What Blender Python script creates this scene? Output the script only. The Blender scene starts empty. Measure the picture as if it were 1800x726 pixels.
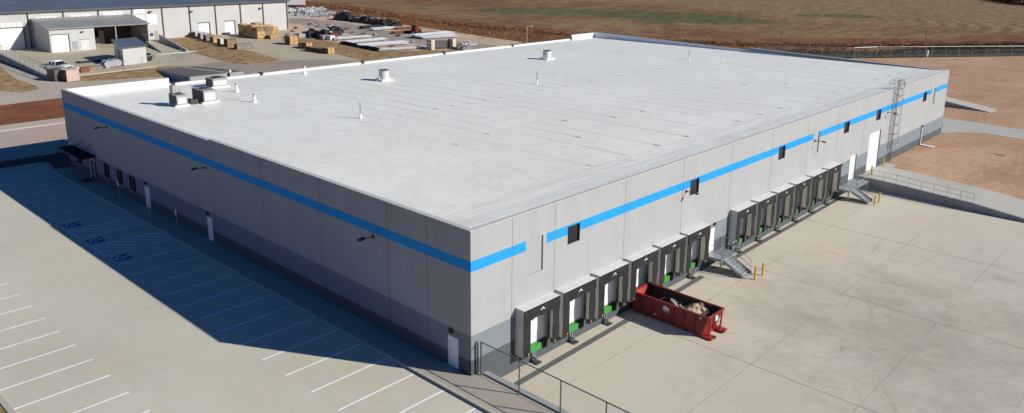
import bpy, math, random
from mathutils import Vector, Matrix, Euler
random.seed(7)
R = math.radians
scene = bpy.context.scene
COL = scene.collection

# ------------------------------------------------------------------ camera
CAM_LOC = Vector((-30.026, -32.795, 25.781))
CAM_ROT = Euler((1.32602305, -0.02585588, -0.86549591), 'XYZ')
FPX, CX, CY = 1419.4, 1007.03, 250.6          # focal length and principal point in a 1800 px wide frame
cam_d = bpy.data.cameras.new('camera')
cam = bpy.data.objects.new('camera', cam_d); COL.objects.link(cam)
cam.location = CAM_LOC; cam.rotation_euler = CAM_ROT
cam_d.sensor_fit = 'HORIZONTAL'; cam_d.sensor_width = 36
cam_d.lens = FPX / 1800 * 36
cam_d.shift_x = (900 - CX) / 1800
cam_d.shift_y = (CY - 363) / 1800
cam_d.clip_start = 0.5; cam_d.clip_end = 6000
scene.camera = cam
_CM = CAM_ROT.to_matrix()
def G(px, py, z=0.0):
    "ground point seen at a survey pixel"
    d = _CM @ Vector(((px - CX) / FPX, -(py - CY) / FPX, -1))
    t = (z - CAM_LOC.z) / d.z
    p = CAM_LOC + d * t
    return (p.x, p.y)

# ------------------------------------------------------------------ world, sun
SUN = Vector((8.04, -15.14, 9.43)).normalized()
EL = math.asin(SUN.z); AZ = math.atan2(SUN.x, SUN.y)
w = bpy.data.worlds.new('World'); scene.world = w; w.use_nodes = True
nt = w.node_tree
bg = nt.nodes['Background']
sky = nt.nodes.new('ShaderNodeTexSky'); sky.sky_type = 'NISHITA'; sky.sun_disc = False
sky.sun_elevation = EL; sky.sun_rotation = AZ; sky.air_density = 1.0; sky.dust_density = 0.3; sky.ozone_density = 2.5
hs = nt.nodes.new('ShaderNodeHueSaturation'); hs.inputs['Saturation'].default_value = 1.5; hs.inputs['Value'].default_value = 1.12
nt.links.new(sky.outputs[0], hs.inputs['Color']); tn = nt.nodes.new('ShaderNodeMix'); tn.data_type = 'RGBA'; tn.blend_type = 'MULTIPLY'; tn.inputs[0].default_value = 1.0; tn.inputs[7].default_value = (1.20, .90, 1.20, 1)
nt.links.new(hs.outputs[0], tn.inputs[6]); nt.links.new(tn.outputs[2], bg.inputs[0]); bg.inputs[1].default_value = 0.05
sd = bpy.data.lights.new('sun', 'SUN'); sd.energy = 5.0; sd.angle = R(0.5); sd.color = (1.0, 0.955, 0.86)
so = bpy.data.objects.new('sun', sd); COL.objects.link(so)
so.rotation_euler = (-SUN).to_track_quat('-Z', 'Y').to_euler(); so.location = (20, -40, 60)
scene.view_settings.view_transform = 'Standard'; scene.view_settings.look = 'None'
scene.view_settings.exposure = 0.22; scene.view_settings.gamma = 1.0
scene.cycles.max_bounces = 6

# ------------------------------------------------------------------ materials
def lin(c):
    return tuple(((v/255)/12.92 if v/255 <= .04045 else ((v/255+.055)/1.055)**2.4) for v in c)
class NT:
    def __init__(s, name):
        s.m = bpy.data.materials.new(name); s.m.use_nodes = True; s.t = s.m.node_tree
        s.b = s.t.nodes['Principled BSDF']; s.co = None
    def n(s, typ, **kw):
        nd = s.t.nodes.new(typ)
        for k, v in kw.items(): setattr(nd, k, v)
        return nd
    def l(s, a, b): s.t.links.new(a, b)
    def coord(s, sc=(1, 1, 1), rot=0):
        if s.co is None: s.co = s.n('ShaderNodeNewGeometry')
        mp = s.n('ShaderNodeMapping'); mp.inputs['Scale'].default_value = sc; mp.inputs['Rotation'].default_value = (0, 0, rot)
        s.l(s.co.outputs['Position'], mp.inputs[0]); return mp.outputs[0]
    def noise(s, scale, detail=4, rough=.55, sc=(1, 1, 1), rot=0, dist=0):
        nd = s.n('ShaderNodeTexNoise'); nd.inputs['Scale'].default_value = scale; nd.inputs['Detail'].default_value = detail
        nd.inputs['Roughness'].default_value = rough; nd.inputs['Distortion'].default_value = dist
        s.l(s.coord(sc, rot), nd.inputs['Vector']); return nd.outputs[0]
    def ramp(s, f, stops):
        r = s.n('ShaderNodeValToRGB'); e = r.color_ramp.elements
        while len(e) < len(stops): e.new(.5)
        for k, (p, c) in enumerate(stops):
            e[k].position = p; e[k].color = (c if len(c) == 4 else (*c, 1)) if not isinstance(c, (int, float)) else (c, c, c, 1)
        s.l(f, r.inputs[0]); return r.outputs[0]
    def mix(s, f, a, b, mode='MIX'):
        m = s.n('ShaderNodeMix', data_type='RGBA', blend_type=mode)
        if isinstance(f, (int, float)): m.inputs[0].default_value = f
        else: s.l(f, m.inputs[0])
        for v, i in ((a, 6), (b, 7)):
            if isinstance(v, tuple): m.inputs[i].default_value = (*v[:3], 1)
            else: s.l(v, m.inputs[i])
        return m.outputs[2]
    def math(s, op, a, b=None, c=None):
        m = s.n('ShaderNodeMath', operation=op)
        for i, v in enumerate((a, b, c)):
            if v is None: continue
            if isinstance(v, (int, float)): m.inputs[i].default_value = v
            else: s.l(v, m.inputs[i])
        return m.outputs[0]
    def xyz(s, sc=(1, 1, 1), rot=0):
        sp = s.n('ShaderNodeSeparateXYZ'); s.l(s.coord(sc, rot), sp.inputs[0]); return sp.outputs
    def bump(s, f, strength=.3, dist=.02):
        b = s.n('ShaderNodeBump'); b.inputs['Strength'].default_value = strength; b.inputs['Distance'].default_value = dist
        s.l(f, b.inputs['Height']); s.l(b.outputs[0], s.b.inputs['Normal'])
    def col(s, c): 
        if isinstance(c, tuple): s.b.inputs['Base Color'].default_value = (*c[:3], 1)
        else: s.l(c, s.b.inputs['Base Color'])
    def rough(s, r):
        if isinstance(r, (int, float)): s.b.inputs['Roughness'].default_value = r
        else: s.l(r, s.b.inputs['Roughness'])
        return s
def sc3(c, k): return tuple(min(1, v*k) for v in c)
def simple(name, c, rough=.6, metal=0, var=.12, scale=3.0, spec=.4, bump=0, sc=(1, 1, 1)):
    t = NT(name); n = t.noise(scale, 4, .6, sc)
    t.col(t.ramp(n, [(.25, sc3(c, 1-var)), (.75, sc3(c, 1+var))]))
    t.rough(rough); t.b.inputs['Metallic'].default_value = metal
    t.b.inputs['Specular IOR Level'].default_value = spec
    if bump: t.bump(n, bump)
    return t.m
def line_mask(t, v, period, width, off=0.0):
    "1 on a line every period metres"
    f = t.math('FRACT', t.math('DIVIDE', t.math('ADD', v, 1000*period - off), period))
    d = t.math('MINIMUM', f, t.math('SUBTRACT', 1.0, f))
    return t.math('LESS_THAN', d, width/2/period)
def painted_concrete(name, c, var=.05):
    t = NT(name)
    a = t.noise(.35, 5, .6); b = t.noise(1.2, 6, .7, (1, 1, .12)); f = t.noise(14, 3, .6)
    k = t.ramp(a, [(.3, sc3(c, 1-var)), (.7, sc3(c, 1+var))])
    k = t.mix(t.ramp(b, [(.42, 0.0), (.8, .30)]), k, sc3(c, .75))
    t.col(k); t.rough(.82); t.b.inputs['Specular IOR Level'].default_value = .25
    t.bump(f, .12, .01); return t.m
M = {}
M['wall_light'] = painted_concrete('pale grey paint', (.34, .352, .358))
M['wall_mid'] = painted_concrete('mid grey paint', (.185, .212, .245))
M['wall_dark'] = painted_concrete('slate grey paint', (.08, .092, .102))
M['wall_blue'] = painted_concrete('blue stripe paint', (.014, .28, .66), .04)
M['sealant'] = simple('joint sealant', (.2, .2, .2), .9)
M['coping'] = simple('white coping', (.52, .525, .52), .5, .0, .05)
M['white'] = simple('white paint', (.72, .72, .71), .5, 0, .05)
M['door_white'] = simple('white door', (.76, .77, .76), .45, 0, .03)
M['roofing_white'] = simple('white membrane flashing', (.82, .82, .82), .5, 0, .04)
M['black'] = simple('black vinyl', (.016, .016, .018), .6, 0, .6, 3, .3, .8)
M['black_metal'] = simple('black metal', (.02, .02, .022), .4, .3)
M['steel'] = simple('galvanised steel', (.36, .38, .39), .45, .6, .2, 8)
M['steel_dark'] = simple('dark steel', (.10, .10, .10), .5, .5)
M['fence_steel'] = simple('fence steel', (.17, .17, .17), .5, .5)
M['yellow'] = simple('yellow safety paint', (.62, .38, .03), .5, 0, .1)
M['green'] = simple('green painted steel', (.04, .27, .045), .45, 0, .1)
M['bumper'] = simple('black rubber', (.015, .015, .015), .8)
M['grey_box'] = simple('grey equipment paint', (.30, .30, .285), .5, .1, .08)
M['grille'] = simple('condenser grille', (.05, .055, .05), .6, .2, .3, 20)
M['bronze'] = simple('bronze frame', (.16, .12, .07), .4, .5)
M['cream'] = simple('cream block', (.55, .48, .36), .8)
M['wood'] = simple('yellow timber', (.44, .28, .125), .8, 0, .45, 1.3)
M['wood_dark'] = simple('weathered timber', (.22, .15, .09), .85, 0, .4, 4)
M['rust'] = simple('rusty steel', (.16, .055, .03), .8, 0, .4, 3)
M['tarp'] = simple('grey tarp', (.32, .33, .35), .6, 0, .2, 2)
M['dark_pipe'] = simple('black pipe', (.02, .022, .025), .5, 0, .3)
M['pale_pipe'] = simple('galvanised pipe', (.46, .49, .52), .5, .3, .2, 2)
M['car_white'] = simple('white car paint', (.75, .76, .76), .25, 0, .03)
M['tyre'] = simple('tyre rubber', (.02, .02, .02), .85)
M['glass_dark'] = simple('dark glass', (.012, .014, .016), .08, 0, .2, 3, .5)
M['pinkbox'] = simple('faded tan paint', (.46, .35, .29), .7, 0, .1)
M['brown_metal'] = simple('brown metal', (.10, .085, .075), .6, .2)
M['curb'] = simple('kerb concrete', (.42, .39, .34), .9, 0, .15, 2, .2)
M['curb_dark'] = simple('curb wall concrete', (.30, .31, .31), .9, 0, .12, 1.5, .2)
M['drain'] = simple('trench drain grate', (.13, .135, .135), .7, .2, .2, 5)
M['paint_line'] = simple('white line paint', (.86, .87, .86), .7, 0, .10, 1.5)
M['blue_paint'] = simple('blue marking paint', (.035, .075, .25), .7, 0, .15, 3)
def retaining():
    t = NT('retaining wall concrete'); c = (.085, .085, .088)
    x = t.xyz()
    k = t.mix(line_mask(t, x[1], 2.4, .05), sc3(c, 1.5), c)
    t.col(t.mix(t.ramp(t.noise(.8, 5, .6, (1, 1, .4)), [(.35, 0), (.8, .5)]), k, sc3(c, .7))); t.rough(.9); return t.m
M['retain'] = simple('retaining concrete', (.30, .30, .30), .9, 0, .2, .8, .2)
# louver blades, each darker along its lower edge
def louver_blades():
    t = NT('louver blades'); x = t.xyz()
    f = t.math('FRACT', t.math('DIVIDE', x[2], .16))
    c = t.ramp(f, [(0, (.27, .30, .30)), (.2, (.36, .385, .385)), (1, (.33, .36, .36))])
    t.col(c); t.rough(.5); t.bump(f, .6, .03); return t.m
M['louver'] = louver_blades()
def fabric():
    t = NT('white shelter fabric'); n = t.noise(2.2, 3, .5, (1, 1, .5))
    t.col(t.ramp(n, [(.3, (.68, .67, .65)), (.7, (.76, .755, .74))])); t.rough(.6); t.bump(n, .5, .05)
    tr = t.n('ShaderNodeBsdfTranslucent'); tr.inputs[0].default_value = (.78, .76, .68, 1)
    mx = t.n('ShaderNodeMixShader'); mx.inputs[0].default_value = .42
    out = t.t.nodes['Material Output']; t.l(t.b.outputs[0], mx.inputs[1]); t.l(tr.outputs[0], mx.inputs[2]); t.l(mx.outputs[0], out.inputs[0])
    return t.m
M['fabric'] = fabric()
def overhead(c=(.74, .75, .74)):
    t = NT('sectional door'); x = t.xyz()
    t.col(t.mix(line_mask(t, x[2], .55, .03), c, sc3(c, .55))); t.rough(.4); return t.m
M['sectional'] = overhead()
def grating():
    t = NT('bar grating'); x = t.xyz()
    g = t.math('LESS_THAN', t.math('FRACT', t.math('DIVIDE', x[0], .09)), .42)
    t.col((.34, .37, .38)); t.rough(.5); t.b.inputs['Metallic'].default_value = .5
    t.l(t.math('SUBTRACT', 1.0, t.math('MULTIPLY', g, .0)), t.b.inputs['Alpha']); return t.m
M['grating'] = grating()
def chain():
    t = NT('chain link fabric'); t.col((.3, .31, .31)); t.rough(.5); t.b.inputs['Metallic'].default_value = .6
    p = t.n('ShaderNodeNewGeometry'); sp = t.n('ShaderNodeSeparateXYZ'); t.l(p.outputs['Position'], sp.inputs[0])
    h = t.math('ADD', sp.outputs[0], sp.outputs[1])
    a = t.math('FRACT', t.math('DIVIDE', t.math('ADD', h, sp.outputs[2]), .07))
    b = t.math('FRACT', t.math('DIVIDE', t.math('SUBTRACT', h, t.math('ADD', sp.outputs[2], -500)), .07))
    m = t.math('MAXIMUM', t.math('LESS_THAN', a, .045), t.math('LESS_THAN', b, .045))
    t.l(m, t.b.inputs['Alpha']); return t.m
M['chain'] = chain()
def roof_mat():
    t = NT('white roof membrane'); x = t.xyz()
    base = t.ramp(t.noise(.09, 5, .6), [(.3, (.765, .76, .675)), (.7, (.845, .84, .75))])
    fine = t.noise(1.1, 6, .7, (1, .4, 1))
    base = t.mix(t.ramp(fine, [(.5, 0.0), (.85, .16)]), base, (.48, .46, .42))
    P_ = 2.3
    wob = t.math('ADD', x[0], t.math('MULTIPLY', t.math('SUBTRACT', t.noise(.05, 2), .5), .3))
    q = t.math('ADD', t.math('DIVIDE', t.math('SUBTRACT', wob, 21.16), P_), 1000.5)
    idx = t.math('FLOOR', q); dx = t.math('MULTIPLY', t.math('ABSOLUTE', t.math('SUBTRACT', t.math('FRACT', q), .5)), P_)
    wn = t.n('ShaderNodeTexWhiteNoise', noise_dimensions='1D'); t.l(idx, wn.inputs['W'])
    odd = t.math('MODULO', idx, 2.0)
    yend = t.math('ADD', 4.4, t.math('MULTIPLY', odd, t.math('ADD', 2.0, t.math('MULTIPLY', wn.outputs[0], 12.0))))
    dy = t.math('SUBTRACT', x[1], yend)
    on = t.math('GREATER_THAN', dy, 0.0)
    grow = t.math('EXPONENT', t.math('MULTIPLY', t.math('MAXIMUM', dy, 0.0), -.12))
    dy2 = t.math('SUBTRACT', x[1], 30.5); grow2 = t.math('MULTIPLY', t.math('GREATER_THAN', dy2, 0.0), t.math('EXPONENT', t.math('MULTIPLY', t.math('MAXIMUM', dy2, 0.0), -.10)))
    st = t.math('ADD', .30, t.math('MULTIPLY', t.math('MAXIMUM', grow, grow2), .60))
    st = t.math('MULTIPLY', st, t.ramp(t.noise(.16, 4, .6, (1, .5, 1)), [(.35, .25), (.62, 1.0)]))
    left = t.ramp(t.math('DIVIDE', x[0], 92.0), [(.10, .12), (.26, 1.0)])
    st = t.math('MULTIPLY', st, left)
    seam = t.math('MULTIPLY', t.math('LESS_THAN', dx, .085), on)
    base = t.mix(t.math('MULTIPLY', seam, st), base, (.33, .32, .31))
    halo = t.math('MULTIPLY', t.math('MULTIPLY', t.ramp(dx, [(0, 1.0), (.38, 0.0)]), on), t.ramp(t.noise(.5, 5, .7, (1, .4, 1)), [(.5, 0.0), (.8, .5)]))
    base = t.mix(t.math('MULTIPLY', halo, left), base, (.42, .40, .37))
    def spot(d, rnd_w):
        a = t.math('LESS_THAN', t.math('ABSOLUTE', t.math('SUBTRACT', d, .3)), .32); b = t.math('LESS_THAN', t.math('ADD', dx, t.math('MULTIPLY', t.noise(3, 3), .2)), .27)
        return t.math('MULTIPLY', t.math('MULTIPLY', a, b), t.math('GREATER_THAN', rnd_w, .35))
    base = t.mix(t.math('MULTIPLY', t.math('MULTIPLY', spot(dy, wn.outputs[0]), left), .7), base, (.16, .155, .15))
    base = t.mix(t.math('MULTIPLY', t.math('MULTIPLY', spot(dy2, wn.outputs[0]), left), .55), base, (.2, .195, .19))
    near = t.math('LESS_THAN', x[1], 4.2)
    wr = t.ramp(t.noise(.9, 4, .6, (.10, 2.2, 1), 0, .6), [(.48, 0.0), (.53, .35), (.58, 0.0)])
    base = t.mix(t.math('MULTIPLY', near, wr), base, (.45, .43, .41))
    sp = t.ramp(t.noise(.8, 3, .5, (1.0, .6, 1)), [(.76, 0.0), (.82, .5)])
    base = t.mix(sp, base, (.32, .30, .28))
    sw = t.ramp(t.noise(.16, 6, .75, (1, 1, 1), 0, 1.5), [(.475, 0.0), (.5, .20), (.525, 0.0)])
    base = t.mix(sw, base, (.35, .34, .32))
    sc = t.ramp(t.noise(.35, 6, .8, (.35, 1.4, 1), .3), [(.62, 0.0), (.72, .16)])
    base = t.mix(sc, base, (.40, .37, .33))
    t.col(base); t.rough(.5); t.b.inputs['Specular IOR Level'].default_value = .3
    wr2 = t.math('MULTIPLY', near, t.noise(1.1, 3, .6, (.10, 2.2, 1), 0, .6))
    t.bump(t.math('ADD', t.math('ADD', t.noise(.5, 4, .6, (1, .3, 1)), t.math('MULTIPLY', seam, .5)), t.math('MULTIPLY', wr2, 2.0)), .35, .03); return t.m
M['roof'] = roof_mat()
def slab(name, c, joints, var=.08, stain=.35, warm=(.40, .30, .20), tone=None, panel=None, stain_c=(.30, .235, .185), at=None, thresh=.6, arcs=(), spots=()):
    "concrete slab: joints = ((axis, period, offset, width, strength) ...)"
    t = NT(name); x = t.xyz()
    k = t.ramp(t.noise(.07, 6, .6), [(.28, sc3(c, 1-var)), (.72, sc3(c, 1+var))])
    k = t.mix(t.ramp(t.noise(.16, 5, .65, (1, .6, 1)), [(.45, 0.0), (.75, .5)]), k, warm)
    k = t.mix(t.ramp(t.noise(2.2, 6, .75), [(.35, .10), (.7, 0.0)]), k, sc3(c, .6))
    if panel:
        vx = t.math('FLOOR', t.math('DIVIDE', t.math('ADD', x[0], 1000*panel[0]-panel[2]), panel[0]))
        vy = t.math('FLOOR', t.math('DIVIDE', t.math('ADD', x[1], 1000*panel[1]-panel[3]), panel[1]))
        cb = t.n('ShaderNodeCombineXYZ'); t.l(vx, cb.inputs[0]); t.l(vy, cb.inputs[1])
        wn = t.n('ShaderNodeTexWhiteNoise'); t.l(cb.outputs[0], wn.inputs[0])
        k = t.mix(t.ramp(wn.outputs[0], [(0, 0.0), (1, .30)]), k, (.46, .43, .345))
    # tyre and damp stains
    s = t.ramp(t.noise(.11, 8, .8, (1, 1, 1), .6, .1), [(thresh, 0.0), (thresh+.14, 1.0)])
    if at:
        g = t.n('ShaderNodeTexNoise'); 
        px = t.math('SUBTRACT', x[0], at[0]); py = t.math('SUBTRACT', x[1], at[1])
        d = t.math('SQRT', t.math('ADD', t.math('MULTIPLY', px, px), t.math('MULTIPLY', py, py)))
        near = t.math('SUBTRACT', 1.0, t.math('MINIMUM', 1.0, t.math('DIVIDE', d, at[2])))
        s2 = t.ramp(t.math('ADD', t.noise(.22, 9, .85, (1, .7, 1), .3, .05), t.math('MULTIPLY', near, .32)), [(.62, 0.0), (.85, 1.0)])
        s = t.math('MAXIMUM', s, s2)
    k = t.mix(t.math('MULTIPLY', s, stain), k, stain_c)
    for a, per, off, wd, st in joints:
        jm = line_mask(t, t.math('ADD', x[a], t.math('MULTIPLY', t.math('SUBTRACT', t.noise(.3, 2), .5), .06)), per, wd, off)
        br = t.ramp(t.noise(.12, 3, .6), [(.35, .25), (.65, 1.0)])
        k = t.mix(t.math('MULTIPLY', t.math('MULTIPLY', jm, br), st), k, (.16, .13, .10))
    if arcs:
        wig = t.math('MULTIPLY', t.math('SUBTRACT', t.noise(.08, 3), .5), 1.2)
        for ax_, ay_, rr_ in arcs:
            px = t.math('SUBTRACT', x[0], ax_); py = t.math('SUBTRACT', x[1], ay_)
            d = t.math('ADD', t.math('SQRT', t.math('ADD', t.math('MULTIPLY', px, px), t.math('MULTIPLY', py, py))), wig)
            a1 = t.math('LESS_THAN', t.math('ABSOLUTE', t.math('SUBTRACT', d, rr_)), .16); a2 = t.math('LESS_THAN', t.math('ABSOLUTE', t.math('SUBTRACT', d, rr_+1.9)), .16)
            m = t.math('MULTIPLY', t.math('MAXIMUM', a1, a2), t.ramp(t.noise(.13, 5, .7), [(.5, 0.0), (.7, .22)]))
            k = t.mix(m, k, (.20, .17, .14))
        for ax_, ay_, rr_, cc_ in spots:
            px = t.math('SUBTRACT', x[0], ax_); py = t.math('SUBTRACT', x[1], ay_)
            d = t.math('DIVIDE', t.math('SQRT', t.math('ADD', t.math('MULTIPLY', px, px), t.math('MULTIPLY', py, py))), rr_)
            k = t.mix(t.ramp(t.math('ADD', d, t.math('MULTIPLY', t.noise(.8, 8, .85), 1.3)), [(.5, .34), (1.4, 0.0)]), k, cc_)
    t.col(k); t.rough(.88); t.b.inputs['Specular IOR Level'].default_value = .2
    t.bump(t.noise(9, 4, .7), .15, .01); return t.m
M['lot'] = slab('parking lot concrete', (.535, .51, .405), ((0, 4.6, -2.0, .04, .10), (1, 5.48, 0, .04, .13)), .09, .45, (.53, .44, .33))
M['yard'] = slab('dock yard concrete', (.555, .505, .405), ((0, 15.2, 15.0, .10, .8), (1, 7.3, -10.9, .07, .45), (0, 5.07, 15.0, .045, .3)),   .08, .55,
                 (.58, .455, .33), panel=(5.07, 7.3, 15.0, -10.9), at=(28, -19, 26), thresh=.60, arcs=((10, -30, 20), (44, -26, 17), (60, -10, 26), (24, -4, 9), (36, -44, 31), (70, -40, 34)), spots=((26.6, -3.6, 1.3, (.36, .16, .09)), (59.2, -6.4, 1.5, (.30, .10, .06)), (40.2, -11.3, 1.1, (.26, .2, .16)), (24.8, -18.2, 3.2, (.22, .185, .16)), (31.5, -18.6, 2.5, (.26, .2, .17)), (46, -18.5, 3, (.27, .2, .17)), (34, -23, 3, (.27, .2, .17)), (12, -9.5, 2.2, (.35, .27, .2))))
M['walk'] = slab('walk concrete', (.38, .34, .275), ((1, 1.52, 0, .03, .45),), .10, .3, (.38, .29, .22))
M['ramp'] = slab('ramp concrete', (.44, .43, .385), ((1, 4.6, 0, .05, .4),), .05, .15, (.42, .37, .30))
M['apron'] = slab('rear apron concrete', (.44, .385, .275), ((0, 6.1, 0, .06, .3), (1, 6.1, 0, .06, .3)), .12, .4, (.38, .29, .20))
M['lane'] = slab('lane gravel', (.42, .37, .30), ((0, 9, 0, .05, .0),), .14, .4, (.42, .31, .22))
M['lane_dark'] = slab('compacted lane', (.32, .265, .215), ((0, 9, 0, .05, .0),), .14, .3, (.28, .20, .15))
M['road'] = slab('access road concrete', (.42, .345, .28), ((0, 6.1, 0, .05, .3),), .08, .2, (.42, .32, .24))
def soil(name, c1, c2, c3, s1=.06, s2=1.5, sc=(1, 1, 1), rot=0, bump=.5, mid=.5):
    t = NT(name)
    a = t.noise(s1, 7, .62, sc, rot, .6); b = t.noise(s2, 6, .75, sc, rot)
    k = t.ramp(a, [(mid-.2, c1), (mid, c2), (mid+.2, c3)])
    k = t.mix(t.ramp(b, [(.35, .38), (.62, 0.0)]), k, sc3(c1, .55))
    k = t.mix(t.ramp(b, [(.6, 0.0), (.8, .22)]), k, sc3(c3, 1.25))
    t.col(k); t.rough(.95); t.b.inputs['Specular IOR Level'].default_value = .1
    t.bump(b, bump, .12); return t.m
def soil_ruts(m, col):
    nt_ = m.node_tree; b = nt_.nodes['Principled BSDF']; t = NT.__new__(NT); t.m = m; t.t = nt_; t.b = b; t.co = None
    src = b.inputs['Base Color'].links[0].from_socket; x = t.xyz()
    k = src
    for ax_, ay_, rr_ in ((110, -40, 45), (140, 30, 38), (170, -10, 40), (80, -30, 21), (120, -20, 60), (200, -60, 90), (95, -22, 9), (150, 20, 70)):
        px = t.math('SUBTRACT', x[0], ax_); py = t.math('SUBTRACT', x[1], ay_)
        d = t.math('ADD', t.math('SQRT', t.math('ADD', t.math('MULTIPLY', px, px), t.math('MULTIPLY', py, py))), t.math('MULTIPLY', t.noise(.07, 4), 5.0))
        f = t.math('ABSOLUTE', t.math('SUBTRACT', d, rr_))
        a1 = t.math('LESS_THAN', f, .28); a2 = t.math('LESS_THAN', t.math('ABSOLUTE', t.math('SUBTRACT', f, 2.0)), .28)
        k = t.mix(t.math('MULTIPLY', t.math('MAXIMUM', a1, a2), t.ramp(t.noise(.09, 4, .6), [(.42, 0.0), (.6, .45)])), k, col)
    px = t.math('SUBTRACT', x[0], 84.5); py = t.math('SUBTRACT', x[1], -9.5)
    d = t.math('SQRT', t.math('ADD', t.math('MULTIPLY', px, px), t.math('MULTIPLY', py, py)))
    k = t.mix(t.ramp(t.math('ADD', t.math('DIVIDE', d, 2.6), t.math('MULTIPLY', t.noise(.7, 6, .8), 1.2)), [(.8, .75), (1.35, 0.0)]), k, (.16, .14, .12))
    t.col(k); return m
M['dirt'] = soil('graded red dirt', (.39, .235, .14), (.47, .30, .19), (.54, .37, .245), .09, .9, (1, 1.6, 1), .5, .6)
soil_ruts(M['dirt'], (.30, .185, .12))
M['red_soil'] = soil('red soil', (.16, .055, .028), (.22, .085, .042), (.28, .13, .07), .2, 1.2)
M['dark_soil'] = soil('dark planting bed', (.05, .045, .035), (.09, .075, .05), (.12, .10, .07), .2, 1.2)
M['dry_grass'] = soil('dry grass', (.17, .095, .04), (.34, .235, .115), (.46, .34, .19), .45, .8, bump=.9)
M['sand'] = soil('sandy yard', (.44, .31, .21), (.56, .42, .30), (.62, .48, .36), .1, 1.2)
M['ditch'] = soil('dark ditch grass', (.035, .045, .04), (.065, .075, .06), (.13, .12, .08), .18, .9)
M['brush_ground'] = soil('rusty brush ground', (.13, .055, .028), (.20, .095, .048), (.27, .155, .085), .05, .5, (1, 2.2, 1), -.75, .9)
def field():
    t = NT('ploughed field'); x = t.xyz()
    a = t.noise(.014, 8, .6, (1, 2.0, 1), -.55, .7); b = t.noise(.35, 6, .8, (1, 1, 1)); c = t.noise(.05, 6, .65, (1, 3.2, 1), -.6)
    k = t.ramp(a, [(.30, (.19, .095, .05)), (.44, (.25, .145, .075)), (.58, (.33, .22, .115)), (.75, (.29, .18, .10))])
    k = t.mix(t.ramp(c, [(.42, .5), (.6, 0.0)]), k, (.15, .095, .052))
    # crop rows curving round a headland
    cx, cy = 268., 92.
    px = t.math('SUBTRACT', x[0], cx); py = t.math('SUBTRACT', x[1], cy)
    rr = t.math('SQRT', t.math('ADD', t.math('MULTIPLY', px, px), t.math('MULTIPLY', py, py)))
    rr = t.math('ADD', rr, t.math('MULTIPLY', t.noise(.03, 3), 9.0))
    row = t.math('SINE', t.math('MULTIPLY', rr, .95))
    zone = t.math('MULTIPLY', t.ramp(t.math('DIVIDE', rr, 300), [(.02, 0.0), (.06, 1.0)]), t.ramp(t.math('DIVIDE', t.math('ADD', px, 40.0), 200), [(.10, 0.0), (.30, 1.0)]))
    tan = t.mix(t.ramp(t.math('ADD', t.math('MULTIPLY', row, .5), .5), [(.25, 1.0), (.75, 0.0)]), (.36, .27, .145), (.20, .14, .075))
    k = t.mix(t.math('MULTIPLY', zone, .72), k, tan)
    row2 = t.math('SINE', t.math('MULTIPLY', t.math('ADD', t.math('ADD', t.math('MULTIPLY', x[0], .53), t.math('MULTIPLY', x[1], .85)), t.math('MULTIPLY', t.noise(.02, 3), 10)), 1.0))
    k = t.mix(t.ramp(t.math('ADD', t.math('MULTIPLY', row2, .5), .5), [(.2, .16), (.6, 0.0)]), k, (.10, .06, .035))
    # two strips of young green crop
    def ell(x0, y0, x1, y1, wd):
        L = math.hypot(x1-x0, y1-y0); ux, uy = (x1-x0)/L, (y1-y0)/L; mx, my = (x0+x1)/2, (y0+y1)/2
        qx = t.math('SUBTRACT', x[0], mx); qy = t.math('SUBTRACT', x[1], my)
        u = t.math('DIVIDE', t.math('ADD', t.math('MULTIPLY', qx, ux), t.math('MULTIPLY', qy, uy)), L/2)
        v = t.math('DIVIDE', t.math('SUBTRACT', t.math('MULTIPLY', qx, uy), t.math('MULTIPLY', qy, ux)), wd)
        d = t.math('SQRT', t.math('ADD', t.math('MULTIPLY', u, u), t.math('MULTIPLY', v, v)))
        d = t.math('ADD', d, t.math('MULTIPLY', t.math('SUBTRACT', t.noise(.08, 6, .7), .5), 1.1))
        return t.ramp(d, [(.7, 1.0), (1.0, 0.0)])
    gr = t.ramp(b, [(.35, (.04, .07, .03)), (.5, (.07, .11, .045)), (.7, (.14, .15, .07))])
    p0 = G(985, 17); p1 = G(1100, 20); p2 = G(1390, 42); q0 = G(1390, 27); q1 = G(1560, 29); s0 = G(845, 22); s1 = G(1010, 16)
    k = t.mix(t.math('MULTIPLY', ell(*p0, *p2, 24), .9), k, gr)
    k = t.mix(t.math('MULTIPLY', ell(*s0, *s1, 22), .75), k, gr)
    k = t.mix(t.math('MULTIPLY', ell(*q0, *q1, 9), .8), k, gr)
    tn = ell(*G(900, 38), *G(1180, 45), 16)
    k = t.mix(t.math('MULTIPLY', tn, .55), k, (.30, .21, .11))
    rs = ell(*G(1120, 56), *G(1330, 60), 13)
    k = t.mix(t.math('MULTIPLY', rs, .8), k, (.20, .085, .045))
    k = t.mix(t.math('MULTIPLY', ell(*G(820, 40), *G(1010, 52), 12), .6), k, (.19, .10, .06))
    g2 = t.noise(.11, 7, .8, (1, 2.6, 1), -.55)
    k = t.mix(t.ramp(g2, [(.38, .7), (.5, 0.0)]), k, (.11, .065, .036)); k = t.mix(t.ramp(g2, [(.52, 0.0), (.66, .6)]), k, (.38, .28, .16))
    k = t.mix(t.ramp(b, [(.35, .5), (.6, 0.0)]), k, (.07, .045, .028))
    t.col(k); t.rough(.95); t.b.inputs['Specular IOR Level'].default_value = .1; t.bump(b, .8, .3); return t.m
M['field'] = field()
def metal_wall():
    t = NT('ribbed grey wall sheet'); x = t.xyz()
    s = t.math('ADD', x[0], x[1])
    f = t.math('FRACT', t.math('DIVIDE', t.math('ADD', s, 1000), .6))
    rib = t.math('LESS_THAN', f, .14)
    t.col(t.mix(t.math('MULTIPLY', rib, .22), t.ramp(t.noise(.2, 4), [(.3, (.42, .42, .41)), (.7, (.47, .47, .46))]), (.28, .28, .28))); t.rough(.5); return t.m
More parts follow.
